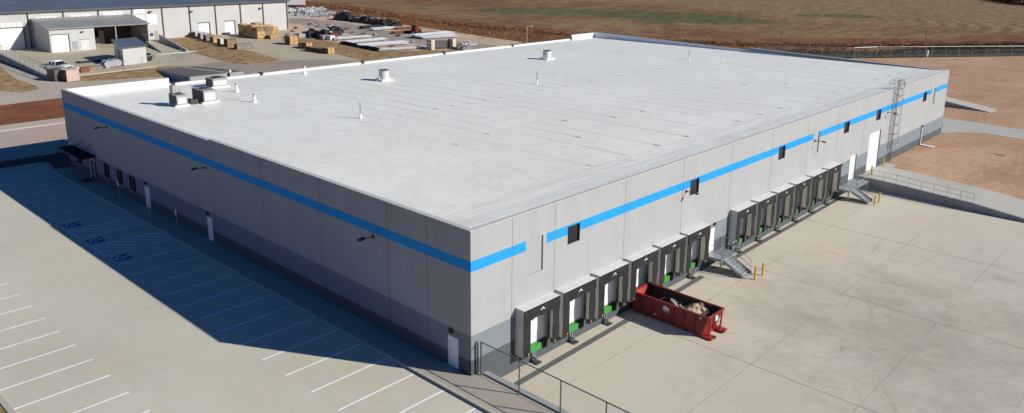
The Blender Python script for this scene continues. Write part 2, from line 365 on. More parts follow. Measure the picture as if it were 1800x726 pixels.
M['metal_wall'] = metal_wall()
M['metal_wall_bay'] = M['metal_wall']
def metal_roof(name, c):
    t = NT(name); x = t.xyz()
    f = t.math('FRACT', t.math('DIVIDE', t.math('ADD', x[0], 1000), .6))
    t.col(t.mix(t.math('MULTIPLY', t.math('LESS_THAN', f, .12), .35), t.ramp(t.noise(.25, 5, .6), [(.3, sc3(c, .85)), (.7, sc3(c, 1.15))]), sc3(c, .6)))
    t.rough(.42); t.b.inputs['Metallic'].default_value = .25; return t.m
M['metal_roof'] = metal_roof('slate standing seam roof', (.12, .145, .165))
M['metal_roof2'] = metal_roof('grey shed roof', (.30, .29, .275))
M['skylight'] = simple('translucent panel', (.78, .80, .80), .35, 0, .05)
M['asphalt'] = soil('dark asphalt', (.12, .115, .10), (.15, .145, .13), (.18, .175, .16), .3, 2.0)
M['dumpster_red'] = simple('dark red paint', (.19, .018, .016), .5, 0, .35, 1.4)
M['dumpster_in'] = simple('worn red inner paint', (.42, .065, .04), .6, 0, .4, 1.5)
M['dumpster_floor'] = simple('grimy steel', (.035, .032, .03), .8, 0, .4, 2)
M['debris'] = simple('pale wood chips', (.40, .31, .21), .9, 0, .6, 5)
M['plank'] = simple('scrap plank', (.36, .33, .28), .8, 0, .25, 3)
M['tractor_red'] = simple('maroon paint', (.16, .012, .022), .4, 0, .2)
M['scrap'] = simple('mixed scrap', (.22, .2, .19), .7, .2, .5, 3)
M['leaf'] = simple('dead brush', (.26, .13, .06), .9, 0, .5, .4, .1)
M['leaf_dark'] = simple('dark brush', (.11, .075, .04), .9, 0, .4, .4, .1)

# ------------------------------------------------------------------ mesh builder
class MB:
    def __init__(s): s.v = []; s.f = []; s.m = []
    def quad(s, *p, m=0):
        i = len(s.v); s.v += [tuple(q) for q in p]; s.f.append(tuple(range(i, i+len(p)))); s.m.append(m); return s
    def hexa(s, b, t, m=0):
        "b, t: four bottom and four top points, same order (counter clockwise from above)"
        i = len(s.v); s.v += [tuple(q) for q in b] + [tuple(q) for q in t]
        for f in ((3, 2, 1, 0), (4, 5, 6, 7), (0, 1, 5, 4), (1, 2, 6, 5), (2, 3, 7, 6), (3, 0, 4, 7)):
            s.f.append(tuple(i+k for k in f)); s.m.append(m)
        return s
    def box(s, x0, y0, z0, x1, y1, z1, m=0):
        x0, x1 = min(x0, x1), max(x0, x1); y0, y1 = min(y0, y1), max(y0, y1); z0, z1 = min(z0, z1), max(z0, z1)
        return s.hexa([(x0, y0, z0), (x1, y0, z0), (x1, y1, z0), (x0, y1, z0)], [(x0, y0, z1), (x1, y0, z1), (x1, y1, z1), (x0, y1, z1)], m)
    def obox(s, c, size, rz=0, ry=0, rx=0, m=0):
        M3 = Euler((rx, ry, rz)).to_matrix(); c = Vector(c); i = len(s.v)
        for dz in (-.5, .5):
            for dx, dy in ((-.5, -.5), (.5, -.5), (.5, .5), (-.5, .5)):
                s.v.append(tuple(c + M3 @ Vector((dx*size[0], dy*size[1], dz*size[2]))))
        for f in ((3, 2, 1, 0), (4, 5, 6, 7), (0, 1, 5, 4), (1, 2, 6, 5), (2, 3, 7, 6), (3, 0, 4, 7)):
            s.f.append(tuple(i+k for k in f)); s.m.append(m)
        return s
    def tube(s, a, b, r, n=8, r2=None, m=0, cap=True):
        a = Vector(a); b = Vector(b); d = (b-a).normalized(); r2 = r if r2 is None else r2
        u = d.orthogonal().normalized(); w_ = d.cross(u); i = len(s.v)
        for p, rr in ((a, r), (b, r2)):
            for k in range(n):
                an = 2*math.pi*k/n; s.v.append(tuple(p + (u*math.cos(an)+w_*math.sin(an))*rr))
        for k in range(n):
            s.f.append((i+k, i+(k+1) % n, i+n+(k+1) % n, i+n+k)); s.m.append(m)
        if cap:
            s.f.append(tuple(i+k for k in reversed(range(n)))); s.m.append(m)
            s.f.append(tuple(i+n+k for k in range(n))); s.m.append(m)
        return s
    def path(s, pts, r, n=6, m=0):
        for a, b in zip(pts, pts[1:]): s.tube(a, b, r, n, m=m)
        return s
    def ring(s, pts, r, n=5, m=0): return s.path(pts, r, n, m)
    def prism(s, poly, z0, z1, m=0):
        i = len(s.v); n = len(poly)
        def zz(z, p): return z(p[0], p[1]) if callable(z) else z
        s.v += [(p[0], p[1], zz(z0, p)) for p in poly] + [(p[0], p[1], zz(z1, p)) for p in poly]
        s.f.append(tuple(reversed(range(i, i+n)))); s.m.append(m); s.f.append(tuple(range(i+n, i+2*n))); s.m.append(m)
        for k in range(n):
            s.f.append((i+k, i+(k+1) % n, i+n+(k+1) % n, i+n+k)); s.m.append(m)
        return s
    def build(s, name, mats, parent=None, origin=None, smooth=False):
        off = Vector((0, 0, 0)); p = parent
        while p is not None: off += p.location; p = p.parent
        if origin is not None: off = Vector(origin)
        me = bpy.data.meshes.new(name)
        me.from_pydata([tuple(Vector(v)-off) for v in s.v], [], s.f)
        if not isinstance(mats, (list, tuple)): mats = [mats]
        for mm in mats: me.materials.append(M[mm] if isinstance(mm, str) else mm)
        me.polygons.foreach_set('material_index', s.m)
        if smooth: me.polygons.foreach_set('use_smooth', [True]*len(s.f))
        me.update(); me.validate()
        o = bpy.data.objects.new(name, me); COL.objects.link(o)
        if parent is not None: o.parent = parent
        elif origin is not None: o.location = origin
        return o
def poly_ccw(p):
    a = sum(p[i][0]*p[(i+1) % len(p)][1]-p[(i+1) % len(p)][0]*p[i][1] for i in range(len(p)))
    return p if a > 0 else list(reversed(p))
def tag(o, label=None, cat=None, group=None, kind=None):
    if label: o['label'] = label
    if cat: o['category'] = cat
    if group: o['group'] = group
    if kind: o['kind'] = kind
    return o
def thing(name, label, cat, loc=(0, 0, 0), group=None):
    o = bpy.data.objects.new(name, None); COL.objects.link(o); o.location = loc; o.empty_display_size = .5
    return tag(o, label, cat, group)
def struct(mb, name, mats): return tag(mb.build(name, mats), kind='structure')
KIDS = {}
def kids(o): return [c for c in bpy.data.objects if c.parent is o]
def dup(o, loc=None, label=None, parent=None, rz=None):
    c = o.copy(); COL.objects.link(c)
    if parent is not None: c.parent = parent
    if loc is not None: c.location = loc
    if rz is not None: c.rotation_euler = (0, 0, rz)
    if label: c['label'] = label
    for k in kids(o): dup(k, parent=c)
    return c
def sheet(poly, z, name, mat):
    mb = MB(); mb.quad(*[(p[0], p[1], z(p[0], p[1]) if callable(z) else z) for p in poly_ccw(list(poly))]); return struct(mb, name, mat)

# ------------------------------------------------------------------ terrain
YZ = -1.2                                            # dock yard level
def ramp_z(y):                                       # driveway ramp profile, up to the drive-in door
    pts = [(0, 0.0), (-3, 0.0), (-12.5, -.40), (-17.5, -.90), (-21, YZ), (-400, YZ)]
    for (a, za), (b, zb) in zip(pts, pts[1:]):
        if y >= b:
            k = (y-b)/(a-b) if a != b else 0; return zb+(za-zb)*max(0, min(1, k))
    return YZ
def sm(t): t = max(0, min(1, t)); return t*t*(3-2*t)
def ground_z(x, y):
    if y < .1 and .9 < x < 60.8: return YZ-.02
    if y < .1 and x >= 60.8:
        k = sm((x-68)/14) if x > 68 else 0
        return (ramp_z(y)*(1-k)) - .03
    if x <= .9 and x > -20.4 and -80 < y < 69.2 : return -.17
    return -.03
xs = sorted(set([-3000, -1200, -500, -200, -100, -60, -30, -20.45, -20.35, -10, 0, .85, .95, 30, 60.75, 60.85, 66, 68, 71, 75, 79, 83, 88, 95, 110, 150, 220, 300, 500, 900, 1800, 4000]))
ys = sorted(set([-2000, -600, -200, -81, -79, -40, -25, -21, -17.5, -15, -12.5, -9, -6, -3, .05, .15, 20, 69.1, 69.3, 100, 150, 250, 400, 800, 1500, 4000]))
mb = MB(); idx = {}
for i, x in enumerate(xs):
    for j, y in enumerate(ys):
        idx[i, j] = len(mb.v); mb.v.append((x, y, ground_z(x, y)))
for i in range(len(xs)-1):
    for j in range(len(ys)-1):
        mb.f.append((idx[i, j], idx[i+1, j], idx[i+1, j+1], idx[i, j+1])); mb.m.append(0)
struct(mb, 'ground', 'field')

# dirt pad on the right of the building
mb = MB(); gx = [66, 68, 71, 75, 79, 83, 88, 95, 110, 140, 180, 230, 330]; gy = [-260, -120, -60, -40, -25, -21, -17.5, -15, -12.5, -9, -6, -3, 0.0]
gi = {}
for i, x in enumerate(gx):
    for j, y in enumerate(gy): gi[i, j] = len(mb.v); mb.v.append((x, y, ground_z(x, min(y, -.01))+.02))
for i in range(len(gx)-1):
    for j in range(len(gy)-1): mb.f.append((gi[i, j], gi[i+1, j], gi[i+1, j+1], gi[i, j+1])); mb.m.append(0)
FL = [(146, 58), G(1500, 102.5), G(1540, 101), G(1800, 98.6), (236, -9), (262, -28), (330, -70)]    # far fence line
mb.quad(*[(p[0], p[1], -.01) for p in poly_ccw([(92, 0), (330, 0), (330, -70), *reversed(FL[:-1]), (140, 72), (92, 72)])])
struct(mb, 'dirt_ground', 'dirt')
sheet([(61, 0), (330, 0), (330, -.01), (61, -.01)], -.02, 'dirt_edge', 'dirt') if False else None
# yard, lot, walks
LOTZ = -.15
mb = MB(); mb.quad((-19.4, -70, LOTZ), (-1.9, -70, LOTZ), (-1.9, 69, LOTZ), (-19.4, 69, LOTZ)); struct(mb, 'parking_lot', 'lot')
mb = MB(); mb.quad((.9, -260, YZ), (61, -260, YZ), (61, 0.1, YZ), (.9, 0.1, YZ)); mb.quad((61, -260, YZ), (330, -260, YZ), (330, -23, YZ), (61, -23, YZ)); struct(mb, 'dock_yard', 'yard')
mb = MB()
mb.box(-1.72, -70, -.3, .62, -.002, 0); mb.box(-1.72, 0, -.3, -.002, 69, .0); struct(mb, 'sidewalk', 'walk')
mb = MB(); mb.box(-1.92, -70, -.3, -1.725, 68.0, .012); mb.box(-19.75, -70, -.4, -19.45, 69, 0.02)
mb.prism(poly_ccw([(-19.4, 69.0), (-1.9, 68.3), (-1.72, 68.3), (-1.72, 69.4), (-19.4, 70.2)]), -.3, .012)
struct(mb, 'kerb', 'curb')
sheet([(-60, -80), (-19.8, -80), (-19.8, 70), (-60, 70)], 0.0, 'west_verge', 'dry_grass')
# north side strips
sheet([(-60, 73.3), (3, 71.6), (3, 70.0), (-1.5, 69.8), (-60, 71.5)], 0.004, 'planting_bed', 'dark_soil')
sheet([(-1.5, 65.3), (-.01, 65.3), (3.2, 65.6), (3.2, 72), (-.5, 72.5)], 0.008, 'planting_bed', 'dark_soil')
sheet([(-80, 74.4), (40, 71.6), (40, 87.9), (-80, 90.2)], .008, 'access_road', 'road')
mb = MB(); mb.prism(poly_ccw([(-80, 90.25), (40, 87.95), (40, 88.3), (-80, 90.6)]), -.1, .13); struct(mb, 'kerb', 'curb')
sheet([(-80, 90.6), (40, 88.3), (40, 92.0), (-80, 93.5)], .01, 'road_shoulder', 'lane')
sheet([(-80, 93.5), (40, 92.0), (40, 105.5), (14, 107.5), (-80, 103.8)], .012, 'red_soil', 'red_soil')
sheet([(-80, 103.8), (14, 107.5), (45, 106), (45, 117.5), (30, 118), (19.3, 121), (17, 125.5), (17.6, 172), (-80, 172)], .012, 'gravel_lane', 'lane')
sheet([G(0, 118), G(30, 140), G(62, 150), G(70, 157), G(40, 163), G(0, 160)], .02, 'dry_grass_patch', 'dry_grass')
sheet([(19.3, 121), (30, 117.8), (46, 112), (46, 122), (36, 128.6), (21.3, 127)], .018, 'verge_grass', 'dry_grass')
mb = MB(); mb.prism(poly_ccw([(21.2, 126.8), (36.4, 128.6), (36.4, 129.5), (21.2, 127.8)]), 0, .16); struct(mb, 'kerb', 'curb')
sheet([(17.6, 172), (17.6, 127), (21.3, 127.6), (36, 129.2), (46, 122), (46, 100), (46, 66), (71, 66), (71, 112), (73, 124), (74.3, 147), (84, 163), (92, 172)], .02, 'rear_apron', 'apron')
sheet([(46, 66), (71, 66), (71, 110), (66, 118), (57.6, 120.9), (51, 120.4), (49.3, 127.6), (44, 127), (43, 118)], .024, 'rear_lane', 'lane_dark')
sheet([(71, 66), (128, 66), (128, 100), (120, 112), (105, 106), (93, 115), (82, 119.6), (83.9, 137), (83.8, 163), (76, 151), (74.3, 147), (72.8, 124.3), (71, 112)], .028, 'dry_grass_strip', 'dry_grass')
sheet([(84, 163), (83.9, 137), (82, 119.6), (93, 115), (105, 106), (121, 112), (123, 150), (123, 190), (118, 226), (90, 226), (90, 172)], .03, 'material_yard_ground', 'sand')
sheet([(90, 186), (99.6, 188), (96, 147), (96.5, 131), (97, 118), (104, 106), (112, 112), (107, 128), (107.8, 145), (112.5, 177), (109, 206), (90, 206)], .036, 'material_yard_track', 'lane_dark')
# rusty brush ground between the yard and the field, and the ditch behind the far fence
sheet([(121, 112), (104, 100), (128, 66), (140, 66), (146, 58), (168, 45), (196, 38), (215, 30), (262, 10), (275, 24), (240, 38), (215, 52), (175, 84), (157, 107), (147, 150), (149, 190), (151, 240), (118, 240), (123, 190), (123, 150)], .012, 'brush_ground', 'brush_ground')
sheet([FL[0], FL[1], FL[2], FL[3], FL[4], (262, -28), (275, -14), G(1800, 86), G(1700, 87.5), G(1560, 90), G(1450, 92), (152, 66)], .02, 'ditch', 'ditch')
sheet([(97, 1.2), (104.2, 3.4), (104.6, -60), (97, -60)], .02, 'rear_drive', 'ramp')
sheet([(92.3, 0.5), (97, 1.2), (97, -4.5), (94.2, -1.2), (92.3, -.4)], .02, 'drive_apron', 'ramp')
# trench drain and painted marks
mb = MB()
for (a, ya), (b, yb) in (((2.6, -1.25), (14.6, -1.03)), ((18.0, -.98), (25.4, -.80)), ((28.6, -.72), (55.2, -.42))):
    mb.quad((a, ya-.24, YZ+.004), (b, yb-.24, YZ+.004), (b, yb+.24, YZ+.004), (a, ya+.24, YZ+.004))
struct(mb, 'trench_drain', 'drain')
mb = MB(); wl = .065
zl = LOTZ+.004
SY = 63.2
ends = [SY-2.74*k for k in range(0, 35)]
for k, y in enumerate(ends):
    mb.quad((-7.4, y-wl, zl), (-2.05, y-wl, zl), (-2.05, y+wl, zl), (-7.4, y+wl, zl))
for k in range(-2, 40):
    y = 35.2-2.74*k+5.48
    mb.quad((-19.4, y-wl, zl), (-14.4, y-wl, zl), (-14.4, y+wl, zl), (-19.4, y+wl, zl))
def aisle(y0, y1):
    mb.quad((-7.4, y0, zl), (-7.3, y0, zl), (-7.3, y1, zl), (-7.4, y1, zl))
    x = -7.3
    while x < -2.3:
        x2 = x+2.3
        b = 1.0 if x2 <= -2.05 else (-2.05-x)/2.3
        mb.quad((x, y1, zl+.002), (x+2.3*b, y1-(y1-y0)*b, zl+.002), (x+2.3*b+.16, y1-(y1-y0)*b, zl+.002), (x+.16, y1, zl+.002)); x += .86
    mb.quad((-7.2, y1-1.2, zl+.002), (-6.1, y0, zl+.002), (-5.94, y0, zl+.002), (-7.2, y1-1.36, zl+.002))
aisle(ends[8], ends[7]); aisle(ends[10], ends[9])
struct(mb, 'parking_line', 'paint_line')
def symbol(yc):
    mb = MB(); z = zl+.004; x0 = -6.55
    mb.quad((x0-.62, yc-.62, z), (x0+.62, yc-.62, z), (x0+.62, yc+.62, z), (x0-.62, yc+.62, z))
    z += .003
    # wheelchair pictogram, head towards the building
    import math as m_
    def ringseg(cx, cy, r0, r1, a0, a1, n=18):
        for i in range(n):
            a = a0+(a1-a0)*i/n; b = a0+(a1-a0)*(i+1)/n
            mb.quad((cx+r0*m_.cos(a), cy+r0*m_.sin(a), z), (cx+r1*m_.cos(a), cy+r1*m_.sin(a), z), (cx+r1*m_.cos(b), cy+r1*m_.sin(b), z), (cx+r0*m_.cos(b), cy+r0*m_.sin(b), z), m=1)
    ringseg(x0-.14, yc+.02, .27, .40, R(60), R(300))
    ringseg(x0+.45, yc+.08, 0.0, .12, 0, R(360))
    mb.quad((x0-.05, yc+.02, z), (x0+.32, yc+.04, z), (x0+.32, yc+.13, z), (x0-.05, yc+.12, z), m=1)
    mb.quad((x0-.08, yc-.28, z), (x0+.0, yc-.28, z), (x0+.0, yc+.1, z), (x0-.08, yc+.1, z), m=1)
    mb.quad((x0+.12, yc-.18, z), (x0+.19, yc-.18, z), (x0+.19, yc+.1, z), (x0+.12, yc+.1, z), m=1)
    mb.quad((x0-.36, yc-.34, z), (x0-.02, yc-.24, z), (x0-.02, yc-.17, z), (x0-.36, yc-.27, z), m=1)
    o = struct(mb, 'accessible_symbol', ['blue_paint', 'paint_line'])
for yc in ((ends[6]+ends[7])/2, (ends[8]+ends[9])/2, (ends[10]+ends[11])/2): symbol(yc)

# ------------------------------------------------------------------ the warehouse
L, W, H = 92.0, 65.1, 9.28
STEP = 31.6
def roof_z(y): return 9.17-.0203*y
B = thing('warehouse', 'long white roofed grey concrete warehouse with a blue stripe and dock doors', 'warehouse', (0, 0, 0))
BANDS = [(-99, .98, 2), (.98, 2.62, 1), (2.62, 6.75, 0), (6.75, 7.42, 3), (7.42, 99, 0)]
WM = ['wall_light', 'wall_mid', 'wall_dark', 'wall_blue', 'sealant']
def wall(name, length, z0, tops, holes, joints, mapf, nostripe=()):
    "tops: ((u0,u1,za,zb) ...) sections; holes: (u0,u1,z0,z1,depth); outer face d=0, d grows inwards"
    mb = MB(); J = .035
    us = {0.0, length}; zs = {z0, .98, 2.62, 6.75, 7.42}
    for j in joints: us |= {j-J/2, j+J/2}
    for h in holes: us |= {h[0], h[1]}; zs |= {h[2], h[3]}
    for t_ in tops: us |= {t_[0], t_[1]}
    for a, b in nostripe: us |= {a, b}
    us = sorted(us); zs = sorted(zs)
    base_top = max(z for z in zs)
    for a, b in zip(us, us[1:]):
        um = (a+b)/2; isj = any(abs(um-j) < J/2 for j in joints); d = .012 if isj else 0
        for c, e in zip(zs, zs[1:]):
            zm = (c+e)/2
            if any(h[0] < um < h[1] and h[2] < zm < h[3] for h in holes): continue
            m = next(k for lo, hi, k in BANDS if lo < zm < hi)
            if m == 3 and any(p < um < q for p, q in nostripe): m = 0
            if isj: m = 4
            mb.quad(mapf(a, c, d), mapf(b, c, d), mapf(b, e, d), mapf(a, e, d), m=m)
        t_ = next(t_ for t_ in tops if t_[0] < um < t_[1])
        za = t_[2]+(t_[3]-t_[2])*(a-t_[0])/(t_[1]-t_[0]); zb = t_[2]+(t_[3]-t_[2])*(b-t_[0])/(t_[1]-t_[0])
        mb.quad(mapf(a, base_top, d), mapf(b, base_top, d), mapf(b, zb, d), mapf(a, za, d), m=4 if isj else 0)
    for h in holes:
        a, b, c, e, dp = h
        mb.quad(mapf(a, c, 0), mapf(a, e, 0), mapf(a, e, dp), mapf(a, c, dp), m=0)
        mb.quad(mapf(b, c, 0), mapf(b, c, dp), mapf(b, e, dp), mapf(b, e, 0), m=0)
        mb.quad(mapf(a, e, 0), mapf(b, e, 0), mapf(b, e, dp), mapf(a, e, dp), m=0)
        mb.quad(mapf(a, c, 0), mapf(a, c, dp), mapf(b, c, dp), mapf(b, c, 0), m=0)
    # inner skin and top
    for t_ in tops:
        a, b, za, zb = t_
        mb.quad(mapf(a, z0, .3), mapf(b, z0, .3), mapf(b, zb, .3), mapf(a, za, .3), m=0)
        mb.quad(mapf(a, za, 0), mapf(b, zb, 0), mapf(b, zb, .3), mapf(a, za, .3), m=0)
    return mb.build(name, WM, B)
dmap = lambda u, v, d: (u, d, v)
omap = lambda u, v, d: (d, u, v)
DOCKS = [3.77+3.8*k for k in range(6)] + [30.75+3.86*k for k in range(6)]
DOCK_W = 3.38
holes = []
for x in DOCKS: holes.append((x+.32, x+3.06, -.48, 2.9, .25))
WIN = [(8.72, 10.0), (23.85, 25.2), (39.4, 40.8), (55.0, 56.5), (64.6, 66.1), (81.5, 83.0)]
for a, b in WIN: holes.append((a, b, 6.02, 7.3, .2))
LOU = [(4.87, 6.3, 5.0, 7.42), (47.1, 48.6, 5.15, 7.42), (85.0, 86.6, 5.15, 7.42)]
for a, b, c, e in LOU: holes.append((a, b, c, e, .14))
PD = [(27.42, 28.4, 2.2), (54.6, 55.5, 2.15)]
for a, b, h in PD: holes.append((a, b, 0.0, h, .12))
holes.append((57.85, 59.75, .02, 2.95, .22)); holes.append((63.2, 66.9, .0, 4.66, .25))
wall('dock_wall', L, -2.0, [(0, L, H, H)], holes, [3.45, 7.42, 15.08, 22.75, 30.4, 38.0, 45.7, 53.3, 61.0, 68.7, 76.3, 84.0], dmap, [(4.7, 6.6)])
oh = [(1.15, 2.12, -.0, 2.02, .12), (32.3, 33.25, 0, 2.1, .12), (44.65, 45.7, 0, 2.1, .12), (57.5, 59.45, 0, 2.42, .2)]
OW = [(47.65, 49.3), (50.72, 52.3), (53.95, 55.6), (61.55, 63.2)]
for a, b in OW: oh.append((a, b, .88, 2.47, .18))
wall('office_wall', W, -.5, [(0, STEP, H, 9.12), (STEP, W, 8.98, 8.72)], oh, [3.95, 7.9, 15.6, 23.5, 31.5, 39.3, 47.1, 54.9, 60.6], omap)
# back and far walls
mb = MB()
def bx(a, b, top, m=0): mb.box(a, W-.3, -.5, b, W, top, m)
bx(.31, 11.3, 8.72); bx(11.3, 84.9, 8.06); bx(84.9, L-.31, 8.72); mb.build('back_wall', ['wall_light'], B)
mb = MB(); mb.box(L-.3, .31, -.5, L, STEP, H-.08); mb.box(L-.3, STEP, -.5, L, W, 8.80); mb.build('side_wall', ['wall_light'], B)
mb = MB()
for a, b, za, zb in ((0, STEP, H, 9.12), (STEP, W, 8.98, 8.72)):
    mb.hexa([(-.03, a, za+.003), (.34, a, za+.003), (.34, b, zb+.003), (-.03, b, zb+.003)], [(-.03, a, za+.055), (.34, a, za+.055), (.34, b, zb+.055), (-.03, b, zb+.055)])
mb.box(.345, -.03, H+.003, L+.03, .34, H+.05)
mb.box(L-.34, .345, H-.077, L+.03, STEP, H-.03); mb.box(L-.34, STEP+.005, 8.803, L+.03, W-.35, 8.85)
mb.box(.36, W-.34, 8.723, 11.3, W+.03, 8.77); mb.box(84.9, W-.34, 8.723, L+.03, W+.03, 8.77); mb.box(11.3, W-.34, 8.063, 84.9, W+.03, 8.11)
mb.build('coping', simple('parapet cap', (.50, .50, .48), .5, 0, .06), B)
# inner parapet lining of white membrane
mb = MB()
mb.box(.31, STEP, 7.5, .36, W-.31, 8.70); mb.box(.37, W-.37, 7.4, 11.28, W-.31, 8.715); mb.box(11.3, W-.37, 7.4, 84.88, W-.31, 8.05); mb.box(84.92, W-.37, 7.4, L-.37, W-.31, 8.715)
mb.box(L-.36, .36, 7.4, L-.305, W-.38, 8.795)
mb.build('parapet_lining', 'roofing_white', B)
mb = MB()
yy = [.30, .75, 2.4, 8, 16, 24, 32, 40, 48, 56, W-.33]; zz = [H-.04, H-.05, roof_z(2.4)]+[roof_z(y) for y in yy[3:]]
for (a, za), (b, zb) in zip(zip(yy, zz), zip(yy[1:], zz[1:])):
    mb.quad((.305, a, za), (L-.32, a, za), (L-.32, b, zb), (.305, b, zb))
mb.build('roof', 'roof', B)
# scuppers: dark overflow boxes on the low back parapet
for x in (11.75, 23.0, 38.6, 53.9, 69.2, 84.75):
    mb = MB(); mb.box(x-.22, W-.46, roof_z(65)-.02, x+.22, W+.08, 8.22); mb.build('scupper', 'black_metal', B)
for k, (a, b) in enumerate(WIN):
    o = MB().box(a-.001, .13, 6.0, b+.001, .17, 7.32).build('window', 'glass_dark', B)
    f = MB(); f.box(a, .07, 6.02, a+.05, .129, 7.3); f.box(b-.05, .07, 6.02, b, .129, 7.3); f.box(a+.05, .07, 7.25, b-.05, .129, 7.3); f.box(a+.05, .07, 6.02, b-.05, .129, 6.07); f.build('window_frame', 'black_metal', o)
for a, b, c, e in LOU:
    MB().box(a-.001, .10, c-.001, b+.001, .135, e+.001).build('louver', 'louver', B)
for a, b, h in PD:
    d_ = MB().box(a-.001, .05, 0, b+.001, .11, h).build('entrance_door', 'door_white', B)
    MB().tube((a+.12, .03, 1.0), (a+.12, .05, 1.0), .04).build('door_handle', 'steel', d_)
    MB().box((a+b)/2+.1, -.14, h+.25, (a+b)/2+.36, -.002, h+.45).build('door_light', 'black_metal', B)
MB().box(57.84, .13, .0, 59.76, .2, 2.96).build('overhead_door', 'sectional', B)
MB().box(63.19, .15, -.02, 66.91, .22, 4.67).build('overhead_door', 'sectional', B)
for a, b in ((1.15, 2.12), (32.3, 33.25), (44.65, 45.7)):
    d_ = MB().box(.03, a-.001, 0, .10, b+.001, 2.1 if a > 3 else 2.03).build('entrance_door', 'door_white', B)
    MB().tube((0.0, b-.14, 1.0), (.03, b-.14, 1.0), .04).build('door_handle', 'steel', d_)
    MB().box(-.14, (a+b)/2-.02, 2.3, -.002, (a+b)/2+.28, 2.52).build('door_light', 'black_metal', B)
for a, b in OW:
    o = MB().box(.13, a-.001, .87, .17, b+.001, 2.48).build('window', 'glass_dark', B)
    f = MB()
    for y in (a, (a+b)/2-.04, b-.08): f.box(.06, y, .88, .129, y+.08, 2.47)
    f.box(.06, a+.08, .88, .129, b-.08, .95); f.box(.06, a+.08, 2.40, .129, b-.08, 2.47); f.build('window_frame', 'bronze', o)
    MB().box(-.04, a-.05, .80, .10, b+.05, .875).build('window_sill', 'wall_light', B)
o = MB().box(.14, 57.49, 0, .18, 59.46, 2.43).build('glass_entrance', 'glass_dark', B)
f = MB()
for y in (57.5, 58.43, 59.37): f.box(.06, y, 0, .139, y+.08, 2.42)
for z in (0, .0, 2.05, 2.34): f.box(.06, 57.58, z, .139, 59.37, z+.09)
f.build('door_frame', 'white', o)
# steel entrance canopy with tie rods
c = MB(); c.box(-1.5, 57.2, 2.62, -.01, 63.5, 2.68)
for y in [57.2+.63*k for k in range(11)]: c.box(-1.6, y-.03, 2.69, -.02, y+.03, 2.82)
c.box(-1.66, 57.14, 2.6, -1.6, 63.56, 2.84); cn = c.build('entrance_canopy', 'black_metal', B)
r = MB()
for y in (57.9, 60.3, 62.8): MB().tube((-1.4, y, 2.84), (-.01, y, 4.0), .035, 6).build('tie_rod', 'black_metal', cn)
# downspout with splash block at the far end of the dock wall
d_ = MB(); d_.box(82.45, -.16, .05, 82.6, -.003, 2.45); d_.build('downspout', 'white', B)
MB().box(82.5, -.18, 2.5, 82.72, -.003, 2.72).build('door_light', 'black_metal', B)
